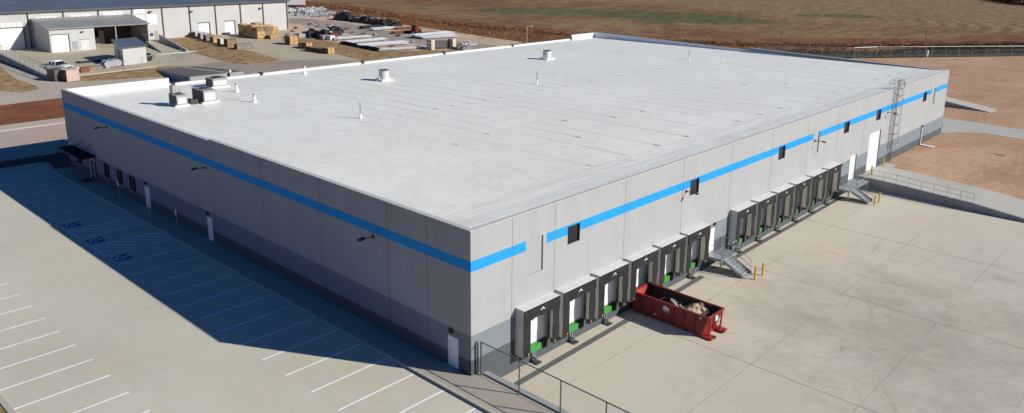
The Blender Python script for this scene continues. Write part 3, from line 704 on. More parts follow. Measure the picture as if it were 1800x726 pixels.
# ---- dock doors, levelers and shelters
def mark(mb, x, z, y):
    "small white winged emblem printed on the header curtain"
    for s_ in (-1, 1):
        mb.quad((x, y, z-.05), (x+s_*.06, y, z-.02), (x+s_*.20, y, z-.10), (x+s_*.16, y, z-.16))
        mb.quad((x, y, z+.08), (x+s_*.05, y, z+.0), (x, y, z-.04), (x, y, z-.0))
M_top = simple('shelter canopy vinyl', (.62, .62, .60), .6, 0, .12, 3)
def dock(x):
    dl = MB().box(x+.31, .17, -.48, x+3.07, .24, 2.92).build('dock_door', 'sectional', B)
    dv = MB().box(x+.74, -.16, -.46, x+2.35, .165, -.08); dv = dv.build('dock_leveler', 'green', B)
    MB().box(x+2.352, -.10, -.46, x+2.70, .16, -.10).build('pit_gap_shade', 'black_metal', dv)  # black block stands in for the shaded gap of the leveler pit
    for dx in (.42, 2.72):
        MB().box(x+dx, -.14, -.62, x+dx+.26, -.003, -.02).build('dock_bumper', 'bumper', B)
    s = MB(); s.box(x+.005, -.70, 3.085, x+3.375, -.003, 3.12)                      # roof of the shelter is its frame
    s.hexa([(x+.005, -.78, 3.12), (x+3.375, -.78, 3.12), (x+3.375, -.004, 3.14), (x+.005, -.004, 3.14)], [(x+.005, -.78, 3.2), (x+3.375, -.78, 3.2), (x+3.375, -.004, 3.2), (x+.005, -.004, 3.2)])
    sh = s.build('dock_shelter', M_top, B)
    for k, xx in enumerate((x, x+3.34)):
        p_ = MB().box(xx, -.76, -.08, xx+.04, -.006, 3.11); p_.build('side_panel', 'fabric', sh)
    j1, j2, j3 = [random.uniform(-.05, .05) for _ in range(3)]
    hc = MB(); n = 10; zt = 3.17; zb = 2.42
    for k in range(n):
        a = x+3.38*k/n; b = x+3.38*(k+1)/n
        za = zb+j1*math.sin(k*.9)+.04*math.sin(k*2.1); zc = zb+j1*math.sin((k+1)*.9)+.04*math.sin((k+1)*2.1)
        ya = -.80-.03*math.sin(k*1.9+j2*40); yb = -.80-.03*math.sin((k+1)*1.9+j2*40)
        hc.quad((a, -.795, zt), (a, ya-.03, za), (b, yb-.03, zc), (b, -.795, zt)); hc.quad((a, -.765, zt), (b, -.765, zt), (b, yb+.02, zc), (a, ya+.02, za))
        hc.quad((a, ya-.03, za), (a, ya+.02, za), (b, yb+.02, zc), (b, yb-.03, zc))
    h = hc.build('header_curtain', 'black', sh)
    mk = MB(); mark(mk, x+1.69, 2.92, -.842); mk.build('emblem', 'white', h)
    for side in (0, 1):
        sc = MB(); x0 = x if side == 0 else x+2.76; x1 = x+.62 if side == 0 else x+3.38
        n = 8
        for k in range(n):
            a = -.1+3.2*k/n; b = -.1+3.2*(k+1)/n
            oa = .035*math.sin(k*1.3+j3*50+side); ob = .035*math.sin((k+1)*1.3+j3*50+side)
            if side == 0: p = [(x0, a), (x1+oa, a), (x1+ob, b), (x0, b)]
            else: p = [(x0+oa, a), (x1, a), (x1, b), (x0+ob, b)]
            sc.hexa([(p[0][0], -.79, p[0][1]), (p[1][0], -.80+oa, p[1][1]), (p[1][0], -.755+oa, p[1][1]), (p[0][0], -.755, p[0][1])],
                    [(p[3][0], -.79, p[3][1]), (p[2][0], -.80+ob, p[2][1]), (p[2][0], -.755+ob, p[2][1]), (p[3][0], -.755, p[3][1])])
        cu = sc.build('side_curtain', 'black', sh)
        xm = x+.36 if side == 0 else x+2.9
        MB().box(xm, -.86, .02, xm+.07, -.81, .14).build('yellow_guide', 'yellow', cu)
for x in DOCKS: dock(x)

# ---- vehicle restraints on the yard below each leveler
def restraint(x, label):
    t = thing('vehicle_restraint', label, 'restraint', (x+1.68, 0, YZ), 'vehicle restraints under the dock doors')
    m_ = MB(); m_.box(x+1.56, -.12, YZ, x+1.62, -.005, -.5); m_.box(x+1.76, -.12, YZ, x+1.82, -.005, -.5); m_.box(x+1.62, -.05, YZ+.05, x+1.76, -.006, -.52); m_.build('track', 'steel', t)
    MB().box(x+1.58, -.5, YZ+.25, x+1.80, -.125, YZ+.42).build('hook_carriage', 'steel', t)
    MB().box(x+1.42, -.62, YZ+.005, x+1.96, -.14, YZ+.06).build('base_plate', 'steel_dark', t)
words = ['closest to the near corner', 'second from the near corner', 'third from the near corner', 'fourth from the near corner, behind red container', 'fifth from the near corner', 'last before the first metal stair',
         'first beyond the metal stair', 'second beyond the metal stair', 'third beyond the metal stair', 'fourth beyond the metal stair', 'fifth beyond the metal stair', 'furthest away, beside the second metal stair']
for x, wd in zip(DOCKS, words): restraint(x, 'yellow and grey restraint under the dock door '+wd)

# ---- flood lights
def flood(loc, axis, label):
    t = thing('flood_light', label, 'wall light', loc, 'black floodlights on the warehouse walls')
    x, y, z = loc
    if axis == 0:      # sticks out to -X
        MB().box(x-.06, y-.1, z-.1, x-.003, y+.1, z+.1).build('wall_plate', 'black_metal', t)
        MB().tube((x-.06, y, z), (x-.75, y, z+.08), .035).build('arm', 'black_metal', t)
        MB().obox((x-.95, y, z+.08), (.45, .26, .11), ry=R(-10)).build('lamp_head', 'black_metal', t)
    else:
        MB().box(x-.1, y-.06, z-.1, x+.1, y-.003, z+.1).build('wall_plate', 'black_metal', t)
        MB().tube((x, y-.06, z), (x, y-.8, z+.08), .03).build('arm', 'black_metal', t)
        MB().obox((x, y-.95, z+.04), (.22, .36, .10), rx=R(10)).build('lamp_head', 'black_metal', t)
for y, s in ((9.4, 'nearest of three floodlights high on the shaded office wall'), (32.7, 'middle floodlight on the shaded office wall, below the parapet step'), (53.3, 'floodlight on the shaded wall nearest the entrance canopy')):
    flood((0, y, 6.5), 0, 'black '+s)
for x, s in ((23.25, 'black floodlight on the sunlit dock wall left of the second dark window'), (47.6, 'black floodlight by the middle white louver of the dock wall'), (68.3, 'black floodlight beside the caged roof ladder')):
    flood((x, 0, 6.55), 1, s)

# ---- caged roof ladder
t = thing('cage_ladder', 'tall galvanised roof ladder with safety cage on the dock wall', 'ladder', (70.3, -.5, 0))
lx0, lx1, ly = 70.0, 70.55, -.28
m_ = MB()
for x in (lx0, lx1): m_.box(x-.03, ly-.03, 0, x+.03, ly+.03, 10.3)
m_.build('rail', 'steel_dark', t)
m_ = MB()
for k in range(32): m_.tube((lx0, ly, .3+.3*k), (lx1, ly, .3+.3*k), .016, 5)
m_.build('rungs', 'steel_dark', t)
m_ = MB()
for z in (2.4, 3.6, 4.8, 6.0, 7.2, 8.4, 9.3, 10.35):
    pts = [(lx0+.27+.40*math.cos(a)*(1), ly-.32+.42*math.sin(a), z) for a in [R(50)-R(280)*k/12 for k in range(13)]]
    m_.path([(lx0-.02, ly, z)]+[p for p in reversed(pts)]+[(lx1+.02, ly, z)], .03, 5)
m_.build('cage_hoop', 'steel', t)
m_ = MB()
for a in (-150, -120, -90, -60, -30):
    m_.tube((lx0+.27+.40*math.cos(R(a)), ly-.32+.42*math.sin(R(a)), 2.4), (lx0+.27+.40*math.cos(R(a)), ly-.32+.42*math.sin(R(a)), 10.35), .016, 5)
m_.build('cage_bar', 'steel', t)
m_ = MB()
for z in (1.0, 3.5, 6.0, 8.5):
    for x in (lx0, lx1): m_.box(x-.02, ly+.03, z, x+.02, -.003, z+.06)
for x in (lx0-.5, lx1+.5):
    m_.tube((x, -.75, 9.4), (x, -.75, 10.4), .025, 6); m_.tube((x, .5, 9.3), (x, .5, 10.4), .025, 6)
    for z in (9.9, 10.38): m_.tube((x, -.75, z), (x, .5, z), .025, 6)
for z in (9.9, 10.38): m_.tube((lx0-.5, -.75, z), (lx1+.5, -.75, z), .025, 6)
m_.build('bracket', 'steel', t)
# splash block
sb = MB(); sb.hexa([(82.2, -1.9, -.06), (82.85, -1.9, -.06), (82.85, -.2, -.04), (82.2, -.2, -.04)], [(82.2, -1.9, .06), (82.85, -1.9, .06), (82.85, -.2, .1), (82.2, -.2, .1)])
tag(sb.build('splash_block', 'white'), 'long white splash block on the dirt below the downspout', 'splash block')

# ------------------------------------------------------------------ curb wall and chain link fence at the near corner
cw = MB(); cw.box(.62, -70, -1.5, 1.0, -.35, .10); tag(cw.build('curb_wall', 'curb_dark'), 'low concrete curb wall carrying the chain link fence by the near corner', 'curb wall')
t = thing('chain_link_fence', 'chain link fence on the curb wall at the near corner of the warehouse', 'fence', (.6, -.3, 0))
pk = [-.35]+[-.35-3.2*k for k in range(1, 16)]
for y in pk: MB().tube((.5, y, -.02), (.5, y, 2.2), .045 if y < -.5 else .06, 7).build('post', 'fence_steel', t)
MB().tube((.5, -.35, 2.2), (.5, pk[-1], 2.2), .035, 6).build('top_rail', 'fence_steel', t)
MB().tube((.5, -.35, .16), (.5, pk[-1], .16), .012, 5).build('bottom_wire', 'fence_steel', t)
m_ = MB()
m_.quad((.55, -.35, .1), (.55, pk[-1], .1), (.55, pk[-1], 2.2), (.55, -.35, 2.2)); m_.build('mesh', 'chain', t)
MB().tube((.42, -.12, -.02), (.42, -.12, 2.2), .055, 7).build('wall_post', 'fence_steel', t)

# ------------------------------------------------------------------ metal stairs
def stair(x0, x1, fx0, fx1, label, side_rails=True):
    t = thing('metal_stair', label, 'stairs', (x0, -1.0, YZ))
    yf, yb = -1.55, -3.45; nst = 7
    l_ = MB(); l_.box(x0, yf, -.08, x1, -.02, -.02); l_.build('landing', 'grating', t)
    b = MB(); b.box(x0, yf-.05, -.22, x1, yf, -.0); b.box(x0-.05, yf-.05, -.22, x0, -.02, -.0); b.box(x1, yf-.05, -.22, x1+.05, -.02, 0.0); b.build('landing_frame', 'steel', t)
    for x in (x0+.06, x1-.06):
        MB().box(x-.05, yf+.0, YZ, x+.05, yf+.1, -.085).build('support_leg', 'steel', t)
    for k in range(nst):
        z = -.17-.155*k; y = yf-.08-(yf-yb)*0-(abs(yb-yf)/nst)*k
        MB().box(fx0+.04, y-.27, z-.03, fx1-.04, y, z).build('tread', 'grating', t); MB().box(fx0+.05, y-.02, z-.03, fx1-.05, y-.005, z+.12).build('shadow_riser', 'steel', t)  # risers added so the flight casts one solid shadow
    for x in (fx0, fx1-.05):
        s = MB(); s.hexa([(x, yf-.06, -.33), (x+.05, yf-.06, -.33), (x+.05, yf-.061, -.05), (x, yf-.061, -.05)][::1], [(x, yb-.1, YZ), (x+.05, yb-.1, YZ), (x+.05, yb-.1, YZ+.24), (x, yb-.1, YZ+.24)])
        s.build('stringer', 'steel', t)
    def rail(pts, name='handrail'):
        m = MB()
        for (ax, ay, az), (bx_, by, bz) in zip(pts, pts[1:]):
            for h in (.55, 1.05): m.tube((ax, ay, az+h), (bx_, by, bz+h), .024, 6)
        for p in pts: m.tube(p, (p[0], p[1], p[2]+1.05), .024, 6)
        for (ax, ay, az), (bx_, by, bz) in zip(pts, pts[1:]):
            q = ((ax+bx_)/2, (ay+by)/2, (az+bz)/2); m.tube(q, (q[0], q[1], q[2]+1.05), .02, 6)
        m.build(name, 'steel', t)
    rail([(x0, -.1, 0), (x0, yf, 0), (fx0, yf, 0)] if fx0-x0 > .2 else [(x0, -.1, 0), (x0, yf, 0)])
    rail([(x1, -.1, 0), (x1, yf, 0), (fx1, yf, 0)] if x1-fx1 > .2 else [(x1, -.1, 0), (x1, yf, 0)])
    for x in (fx0, fx1): rail([(x, yf, 0), (x, yb, YZ+.12)])
stair(27.0, 29.5, 27.25, 28.75, 'galvanised metal stair to the landing between the two rows of dock doors')
stair(54.4, 59.9, 54.9, 56.35, 'galvanised metal stair with wide landing beside the ramp wall')
# bollards
def bollard(x, y, z, h, label):
    t = thing('bollard', label, 'bollard', (x, y, z), 'yellow safety bollards')
    m = MB(); m.tube((x, y, z), (x, y, z+h), .085, 12); m.tube((x, y, z+h), (x, y, z+h+.05), .085, 12, .03); m.build('post', 'yellow', t)
for a in ((27.85, -4.35, YZ, 1.15, 'yellow bollard left of the foot of the nearer metal stair'), (29.1, -4.4, YZ, 1.15, 'yellow bollard right of the foot of the nearer metal stair'),
          (55.1, -4.2, YZ, 1.15, 'yellow bollard left of the foot of the farther metal stair'), (56.4, -4.2, YZ, 1.15, 'yellow bollard right of the foot of the farther metal stair'),
          (62.6, -.9, -.01, 1.1, 'yellow bollard left of the tall drive-in door at the top of the ramp'), (67.4, -.55, -.01, 1.1, 'yellow bollard right of the tall drive-in door near the ladder')): bollard(*a)

# ------------------------------------------------------------------ drive-in ramp with retaining wall and rail
rw = MB(); P = [-.01, -3, -12.5, -17.5, -21]
for a, b in zip(P, P[1:]):
    rw.hexa([(60.7, b, -1.6), (61.0, b, -1.6), (61.0, a, -1.6), (60.7, a, -1.6)], [(60.7, b, ramp_z(b)+.10), (61.0, b, ramp_z(b)+.10), (61.0, a, ramp_z(a)+.10), (60.7, a, ramp_z(a)+.10)])
tag(rw.build('ramp_wall', 'retain'), 'tapering dark retaining wall of the drive-in ramp', 'retaining wall')
rm = MB()
P = [-.01, -3, -12.5, -17.5, -21, -24]
for a, b in zip(P, P[1:]): rm.quad((61, b, ramp_z(b)+.03), (67.6-.0*b, b, ramp_z(b)+.03), (67.6, a, ramp_z(a)+.03), (61, a, ramp_z(a)+.03))
rm.quad((67.6, -1.6, .02), (69.4, -1.6, .02), (69.4, -.01, .02), (67.6, -.01, .02))
struct(rm, 'ramp', 'ramp')
t = thing('guard_rail', 'thin steel guard rail along the top of the ramp wall', 'railing', (60.85, -6, 0))
P = [-1.6-1.38*k for k in range(9)]
for y in P: MB().tube((60.85, y, ramp_z(y)+.09), (60.85, y, ramp_z(y)+1.1), .024, 6).build('post', 'steel', t)
m = MB()
for h in (.55, 1.1):
    for a, b in zip(P, P[1:]): m.tube((60.85, a, ramp_z(a)+h), (60.85, b, ramp_z(b)+h), .024, 6)
m.build('rail', 'steel', t)
# raised ramp behind the far corner
fr = MB(); fr.hexa([(114.8, -1.2, -.05), (118.6, -1.2, -.05), (118.6, 16, -.05), (114.8, 16, -.05)], [(114.8, -1.2, .02), (118.6, -1.2, .02), (118.6, 16, 2.1), (114.8, 16, 2.1)])
tag(fr.build('loading_ramp', 'ramp'), 'pale concrete loading ramp wedge on the dirt behind the far corner', 'ramp')

# ------------------------------------------------------------------ red roll-off container
t = thing('dumpster', 'dark red open roll-off container parked nose to the dock wall', 'dumpster', (17, -3.5, YZ))
x0, x1, y0, y1 = 15.98, 18.12, -6.95, -.35; zb, zt = YZ+.18, .38
b = MB(); th = .07; yl = y0+.55
def side(x, s):
    xo = x+s*th
    b.hexa([(min(x, xo), yl, zb), (max(x, xo), yl, zb), (max(x, xo), y1, zb), (min(x, xo), y1, zb)], [(min(x, xo), y0, zt), (max(x, xo), y0, zt), (max(x, xo), y1, zt), (min(x, xo), y1, zt)])
side(x0, 1); side(x1, -1)
b.hexa([(x0+th, yl, zb), (x1-th, yl, zb), (x1-th, yl+th, zb), (x0+th, yl+th, zb)], [(x0+th, y0, zt), (x1-th, y0, zt), (x1-th, y0+th, zt), (x0+th, y0+th, zt)])
bo = b.build('body', 'dumpster_red', t)
MB().box(x0+th, yl+.02, zb, x1-th, y1-th, zb+.06).build('floor_plate', 'dumpster_floor', t)
MB().box(x0, y1-th+.002, zb, x1, y1, zt+.0).build('rear_gate', 'dumpster_red', t)
l_ = MB(); l_.box(x1-th-.012, y0+.5, zb+.1, x1-th-.003, y1-.1, zt-.05); l_.box(x0+th+.003, y0+.5, zb+.1, x0+th+.012, y1-.1, zt-.05); l_.build('inner_lining', 'dumpster_floor', t)
MB().box(x0+th, y1-th-.012, zb+.1, x1-th, y1-th-.003, zt-.02).build('inner_lining', 'dumpster_in', t)
rb = MB()
rb.box(x0-.05, y0-.04, zt, x0+.09, y1+.05, zt+.09); rb.box(x1-.09, y0-.04, zt, x1+.05, y1+.05, zt+.09); rb.box(x0+.09, y0-.05, zt, x1-.09, y0+.09, zt+.09); rb.box(x0+.09, y1-.09, zt, x1-.09, y1+.05, zt+.09)
rb.build('top_rim', 'dumpster_red', t)
rb = MB()
for k in range(7):
    y = y0+1.05+k*.92
    if y < y1-.1:
        rb.box(x0-.06, y, zb, x0-.002, y+.09, zt-.003); rb.box(x1+.002, y, zb, x1+.06, y+.09, zt-.003)
rb.build('side_rib', 'dumpster_red', t)
fr = MB()
for x in (x0+.25, x1-.4):
    fr.hexa([(x, yl-.55, YZ+.03), (x+.14, yl-.55, YZ+.03), (x+.14, yl-.45, YZ+.03), (x, yl-.45, YZ+.03)], [(x, y0-.08, zt-.1), (x+.14, y0-.08, zt-.1), (x+.14, y0-.01, zt-.1), (x, y0-.01, zt-.1)])
fr.box(x0-.05, y0-.35, YZ+.03, x0+.6, yl+.2, YZ+.16); fr.box(x1-.6, y0-.35, YZ+.03, x1+.05, yl+.2, YZ+.16); fr.box(x0+.6, yl-.2, YZ+.05, x1-.6, yl+.1, YZ+.17)
fr.box(x0+.2, yl, YZ+.03, x0+.34, y1, zb-.002); fr.box(x1-.34, yl, YZ+.03, x1-.2, y1, zb-.002)
fr.build('underframe', simple('bright red frame paint', (.30, .022, .02), .5, 0, .2), t)
for x in (x0+.45, x1-.45):
    MB().tube((x-.12, y0-.30, YZ+.10), (x+.12, y0-.30, YZ+.10), .10, 12).build('roller', 'bumper', t)
st_ = MB(); xx = x0-.008; yc = y0+4.1-.5
for k in range(8):
    a = math.pi*k/8; c_ = math.pi*(k+1)/8
    st_.quad((xx, yc, -.12), (xx, yc-.34*math.cos(a), -.12+.30*math.sin(a)), (xx, yc-.34*math.cos(c_), -.12+.30*math.sin(c_)))
st_.quad((xx, yc-.28, -.24), (xx, yc+.28, -.24), (xx, yc+.28, -.20), (xx, yc-.28, -.20)); st_.build('decal', 'white', bo)
s2 = MB(); s2.quad((xx, yc+.75, -.78), (xx, yc+.95, -.78), (xx, yc+.95, -.68), (xx, yc+.75, -.68)); s2.quad((xx, y0+.55, .18), (xx, y0+.7, .18), (xx, y0+.7, .28), (xx, y0+.55, .28)); s2.build('decal', 'white', bo)
s3 = MB(); s3.box((x0+x1)/2-.1, y0-.02, -.12, (x0+x1)/2+.22, y0-.012, .24); s3.build('decal', 'white', bo)
# debris
dm = MB(); rnd = random.Random(3)
nx, ny = 10, 22; gidx = {}
def dz(u, v):      # u across 0..1, v along 0 (front) .. 1
    h = 1.0*math.exp(-((v-.20)/.22)**2)+.75*math.exp(-((v-.62)/.13)**2)*(1-u*.75)+.35*v*0+.25
    return zb+.10+h+rnd.uniform(-.09, .09)
for i in range(nx+1):
    for j in range(ny+1):
        gidx[i, j] = len(dm.v); dm.v.append((x0+.1+(x1-x0-.2)*i/nx, y0+.62+(y1-y0-.75)*j/ny, dz(i/nx, j/ny)))
for i in range(nx):
    for j in range(ny): dm.f.append((gidx[i, j], gidx[i+1, j], gidx[i+1, j+1], gidx[i, j+1])); dm.m.append(0 if (j < 9 and j > 1 and rnd.random() < .8) else (2 if 11 < j < 16 and i < 6 else 1))
tag(dm.build('debris_heap', ['debris', 'dumpster_floor', 'wood']), 'heap of pale wood chips and rubbish inside the red container', 'debris', kind='stuff')
pl = [((16.3, -4.6, -.05), (17.4, -2.9, .10), .16, 'long pale plank lying across the rubbish in the container'), ((16.6, -5.1, -.2), (17.0, -3.9, .12), .10, 'short plank standing out of the chip heap'),
      ((17.2, -5.6, -.3), (17.9, -4.9, .25), .06, 'thin lath leaning on the far inside wall of the container'), ((16.9, -5.2, -.3), (17.9, -5.2, .28), .05, 'thin lath crossing the heap, tip above its neighbours'),
      ((16.4, -2.9, -.2), (16.6, -4.0, .05), .12, 'plank at the dock end of the container rubbish'), ((16.9, -6.0, -.25), (17.8, -5.5, .1), .05, 'thin lath nearest the outer end of the container')]
for a, b, wd, lb in pl:
    m = MB(); m.tube(a, b, wd*.7, 4); o = tag(m.build('plank', 'plank'), lb, 'plank', 'scrap planks in the red container')

rn_ = random.Random(21)
for k in range(16):
    cx_, cy_ = rn_.uniform(16.5, 17.6), rn_.uniform(-5.9, -2.2); an = rn_.uniform(0, 6.28); ln = rn_.uniform(.35, .8); zc_ = rn_.uniform(-.30, .0)
    m = MB(); m.tube((cx_-ln*math.cos(an)*.6, cy_-ln*math.sin(an), zc_-.12), (cx_+ln*math.cos(an)*.6, cy_+ln*math.sin(an), zc_+rn_.uniform(.02, .35)), rn_.uniform(.02, .05), 4)
    tag(m.build('scrap_stick', rn_.choice(['wood_dark', 'steel_dark', 'plank', 'black_metal'])), 'thin scrap stick tangled in the rubbish inside the red container', 'stick', 'tangled sticks in the red container')

# ------------------------------------------------------------------ accessible parking signs
for y, s in ((49.0, 'farthest of three'), (42.3, 'middle one of three'), (36.6, 'nearest of three')):
    t = thing('parking_sign', 'thin post with small parking sign on the sidewalk, '+s, 'sign', (-1.1, y, 0), 'parking signs on the sidewalk')
    MB().tube((-1.1, y, 0), (-1.1, y, 2.1), .03, 6).build('post', 'steel', t)
    MB().box(-1.15, y-.15, 1.6, -1.135, y+.15, 2.1).build('sign_panel', 'white', t)
# entrance mat
tag(MB().box(-1.2, 57.7, .002, -.25, 59.2, .02).build('door_mat', 'bumper'), 'dark mat outside the glass entrance', 'mat')

# ------------------------------------------------------------------ roof equipment
def rz(y): return roof_z(y)
def hvac(x0, y0, x1, y1, h, label, stack=False, flat=False):
    z = rz(y0)
    t = thing('rooftop_unit', label, 'air handler', ((x0+x1)/2, (y0+y1)/2, z))
    for y in (y0+.05, y1-.25):
        MB().box(x0-.15, y, z-.06, x1+.25, y+.2, z+.16).build('curb_sleeper', 'roofing_white', t)
    c = MB().box(x0, y0, z+.16, x1, y1, z+h); c = c.build('cabinet', 'grey_box', t)
    g = MB(); g.box(x0-.012, y0+.05, z+.22, x0-.003, y1-.05, z+h-.05); g.build('grille', 'grille', c)  # real grille, spread over the whole face to paint in its shade
    MB().box(x0+.12, y0-.01, z+.3, x1-.15, y0-.003, z+h-.2).build('access_panel', 'coping', c)
    MB().box(x0-.03, y0-.03, z+h, x1+.03, y1+.03, z+h+.05).build('top_cover', 'grey_box', c)
    MB().tube(((x0+x1)/2, (y0+y1)/2, z+h+.05), ((x0+x1)/2, (y0+y1)/2, z+h+.16), min(x1-x0, y1-y0)*.32, 14).build('fan_guard', 'grille', c)
    if stack:
        MB().box(x0+.1, y0+1.0, z+h+.05, x0+.55, y1-.1, z+h+.95).build('exhaust_hood', 'grey_box', c)
        MB().tube((x0+1.0, y1-.3, z+h+.05), (x0+1.0, y1-.3, z+h+.7), .04, 6).build('vent_pipe', 'steel', c)
    return t
hvac(5.9, 50.6, 7.0, 52.4, 1.15, 'small grey rooftop unit with an exhaust hood, nearest the office corner', True)
hvac(8.6, 50.4, 10.0, 53.0, 1.35, 'largest grey rooftop unit in the middle of the group')
hvac(13.9, 59.2, 15.7, 61.0, 1.05, 'low wide rooftop unit close to the back parapet')
def fan(x, y, label):
    z = rz(y); t = thing('roof_fan', label, 'roof fan', (x, y, z), 'round white roof fans')
    MB().box(x-.8, y-.8, z-.05, x+.8, y+.8, z+.22).build('base_curb', 'roofing_white', t)
    MB().tube((x, y, z+.22), (x, y, z+1.25), .62, 20).build('housing', 'coping', t, smooth=False)
    m = MB(); m.tube((x, y, z+1.25), (x, y, z+1.34), .66, 20); m.build('rim', 'steel', t)
    MB().tube((x, y, z+1.341), (x, y, z+1.36), .54, 20).build('fan_opening', 'grille', t)
    for s in (-1, 1): MB().box(x+s*.66, y-.1, z+.22, x+s*.86, y+.1, z+.7).build('motor_box', 'steel', t)
fan(31.3, 50.0, 'round white roof fan nearer the rooftop units'); fan(61.0, 49.3, 'round white roof fan farther along the roof')
def vent(x, y, h, label, cap=True, r=.09):
    z = rz(y); t = thing('vent_pipe', label, 'vent pipe', (x, y, z), 'vent pipes on the white roof')
    MB().tube((x, y, z-.02), (x, y, z+.45), .26 if cap else .14, 12, r+.02).build('flashing_boot', 'roofing_white', t)
    MB().tube((x, y, z+.45), (x, y, z+h), r, 10).build('pipe', 'steel' if not cap else 'roofing_white', t)
    if cap: MB().tube((x, y, z+h), (x, y, z+h+.14), r*2.0, 10, r*1.6).build('rain_cap', 'steel', t)
vent(27.4, 61.7, 1.0, 'capped roof vent standing near the back parapet')
vent(14.6, 55.0, .85, 'capped roof vent just right of the largest rooftop unit')
vent(12.75, 47.7, .75, 'capped roof vent in front of the gas pipe')
vent(15.3, 32.3, 1.55, 'thin roof pipe nearest the camera in the open roof', False, .06)
vent(42.8, 34.5, 1.55, 'thin roof pipe in the middle of the open roof', False, .06)
vent(75.8, 33.3, 1.55, 'thin roof pipe farthest right on the open roof', False, .06)
t = thing('gas_pipe', 'pale gas pipe on small blocks running right from the rooftop units', 'pipe', (13, 51, rz(51)))
z = rz(51)+.14
MB().path([(11.0, 50.9, z), (12.3, 49.9, z), (14.3, 50.8, z), (17.0, 52.6, z)], .04).build('pipe', 'coping', t)
for x, y in ((12.2, 50.0), (13.3, 50.35), (14.5, 50.95), (15.8, 51.8), (17.0, 52.5)):
    MB().box(x-.12, y-.07, rz(y)-.03, x+.12, y+.07, rz(y)+.11).build('support_block', 'grey_box', t)
tag(MB().box(7.45, 50.9, rz(51)-.02, 8.2, 51.6, rz(51)+.5).build('condensing_unit', 'grille'), 'small dark box between the two grey rooftop units', 'condenser')

# ------------------------------------------------------------------ background: big metal building
t = thing('metal_building', 'long grey metal building with slate roof and white doors in the background', 'building', (40, 171, 0))
BX0, BX1, BY0, BY1, EH = -45, 89.7, 171.0, 232.0, 7.75
w_ = MB(); w_.box(BX0, BY0, -.2, BX1, BY1, EH)
w_.hexa([(BX0+.0, BY0+.02, EH), (BX0+.02, BY0, EH), (BX0+.02, BY1, EH), (BX0, BY1, EH)][::1], [(BX0, (BY0+BY1)/2, EH+4.6)]*4) if False else None
w_.build('wall', 'metal_wall', t)
r_ = MB(); RM = (BY0+BY1)/2
r_.hexa([(BX0-.5, BY0-.5, EH+.02), (BX1+.5, BY0-.5, EH+.02), (BX1+.5, RM, EH+4.6), (BX0-.5, RM, EH+4.6)], [(BX0-.5, BY0-.5, EH+.3), (BX1+.5, BY0-.5, EH+.3), (BX1+.5, RM, EH+4.9), (BX0-.5, RM, EH+4.9)])
r_.hexa([(BX0-.5, RM, EH+4.6), (BX1+.5, RM, EH+4.6), (BX1+.5, BY1+.5, EH+.02), (BX0-.5, BY1+.5, EH+.02)], [(BX0-.5, RM, EH+4.9), (BX1+.5, RM, EH+4.9), (BX1+.5, BY1+.5, EH+.3), (BX0-.5, BY1+.5, EH+.3)])
r_.build('roof', 'metal_roof', t)
MB().box(BX0, BY0-.62, EH-.05, BX1+.5, BY0-.502, EH+.28).build('gutter', 'steel_dark', t)
for x in (-10, -2, 6, 13.5, 21.2, 27.9, 34.8, 42.0, 49.3, 56.2, 62.8, 69.4, 76.1, 82.4, 89.4):
    z0 = 5.2 if abs(x-42) < .1 or abs(x-34.8) < .1 else 0
    MB().box(x-.1, BY0-.22, z0, x+.1, BY0-.003, EH-.06).build('downspout', 'steel_dark', t)
def bdoor(x0, x1, z0, z1, name='overhead_door', mt='door_white'):
    d_ = MB().box(x0, BY0-.05, z0, x1, BY0-.004, z1).build(name, mt, t)
    if name == 'overhead_door':
        f = MB(); f.box(x1+.002, BY0-.16, z0, x1+.26, BY0-.004, z1+.2); f.box(x0-.1, BY0-.16, z1+.003, x1, BY0-.004, z1+.2); f.build('door_frame', 'steel_dark', d_)
bdoor(22.2, 26.7, 0, 4.55); bdoor(14.6, 19.2, 0, 4.55)
bdoor(50.0, 52.2, 0, 3.4); bdoor(64.9, 67.5, 0, 3.2); bdoor(71.6, 74.2, 0, 3.3)
for a, b, c, e in ((22.7, 26.6, 4.75, 5.65), (15, 19, 4.75, 5.65), (29.3, 33.4, 5.6, 6.6), (36.2, 40.4, 5.6, 6.7), (43.1, 47.2, 5.7, 6.95), (49.9, 52.2, 6.4, 7.4), (49.9, 52.0, 3.6, 5.9), (52.55, 54.9, 3.6, 6.05)):
    w1 = MB().box(a, BY0-.04, c, b, BY0-.004, e).build('window', 'skylight', t)
    n = max(1, round((b-a)/1.0)); f = MB()
    for k in range(1, n): f.box(a+(b-a)*k/n-.05, BY0-.07, c, a+(b-a)*k/n+.05, BY0-.041, e)
    if n > 1: f.build('mullion', 'grey_box', w1)
bdoor(54.0, 54.9, 0, 2.1, 'entrance_door', 'grey_box')
MB().box(53.0, BY0-.2, .9, 53.6, BY0-.004, 1.6).build('meter_box', 'steel_dark', t)
for x, z in ((53.4, 6.6), (63.2, 6.2), (81.6, 6.2)):
    MB().box(x-.3, BY0-.7, z, x+.3, BY0-.003, z+.22).build('wall_lamp', 'black_metal', t)
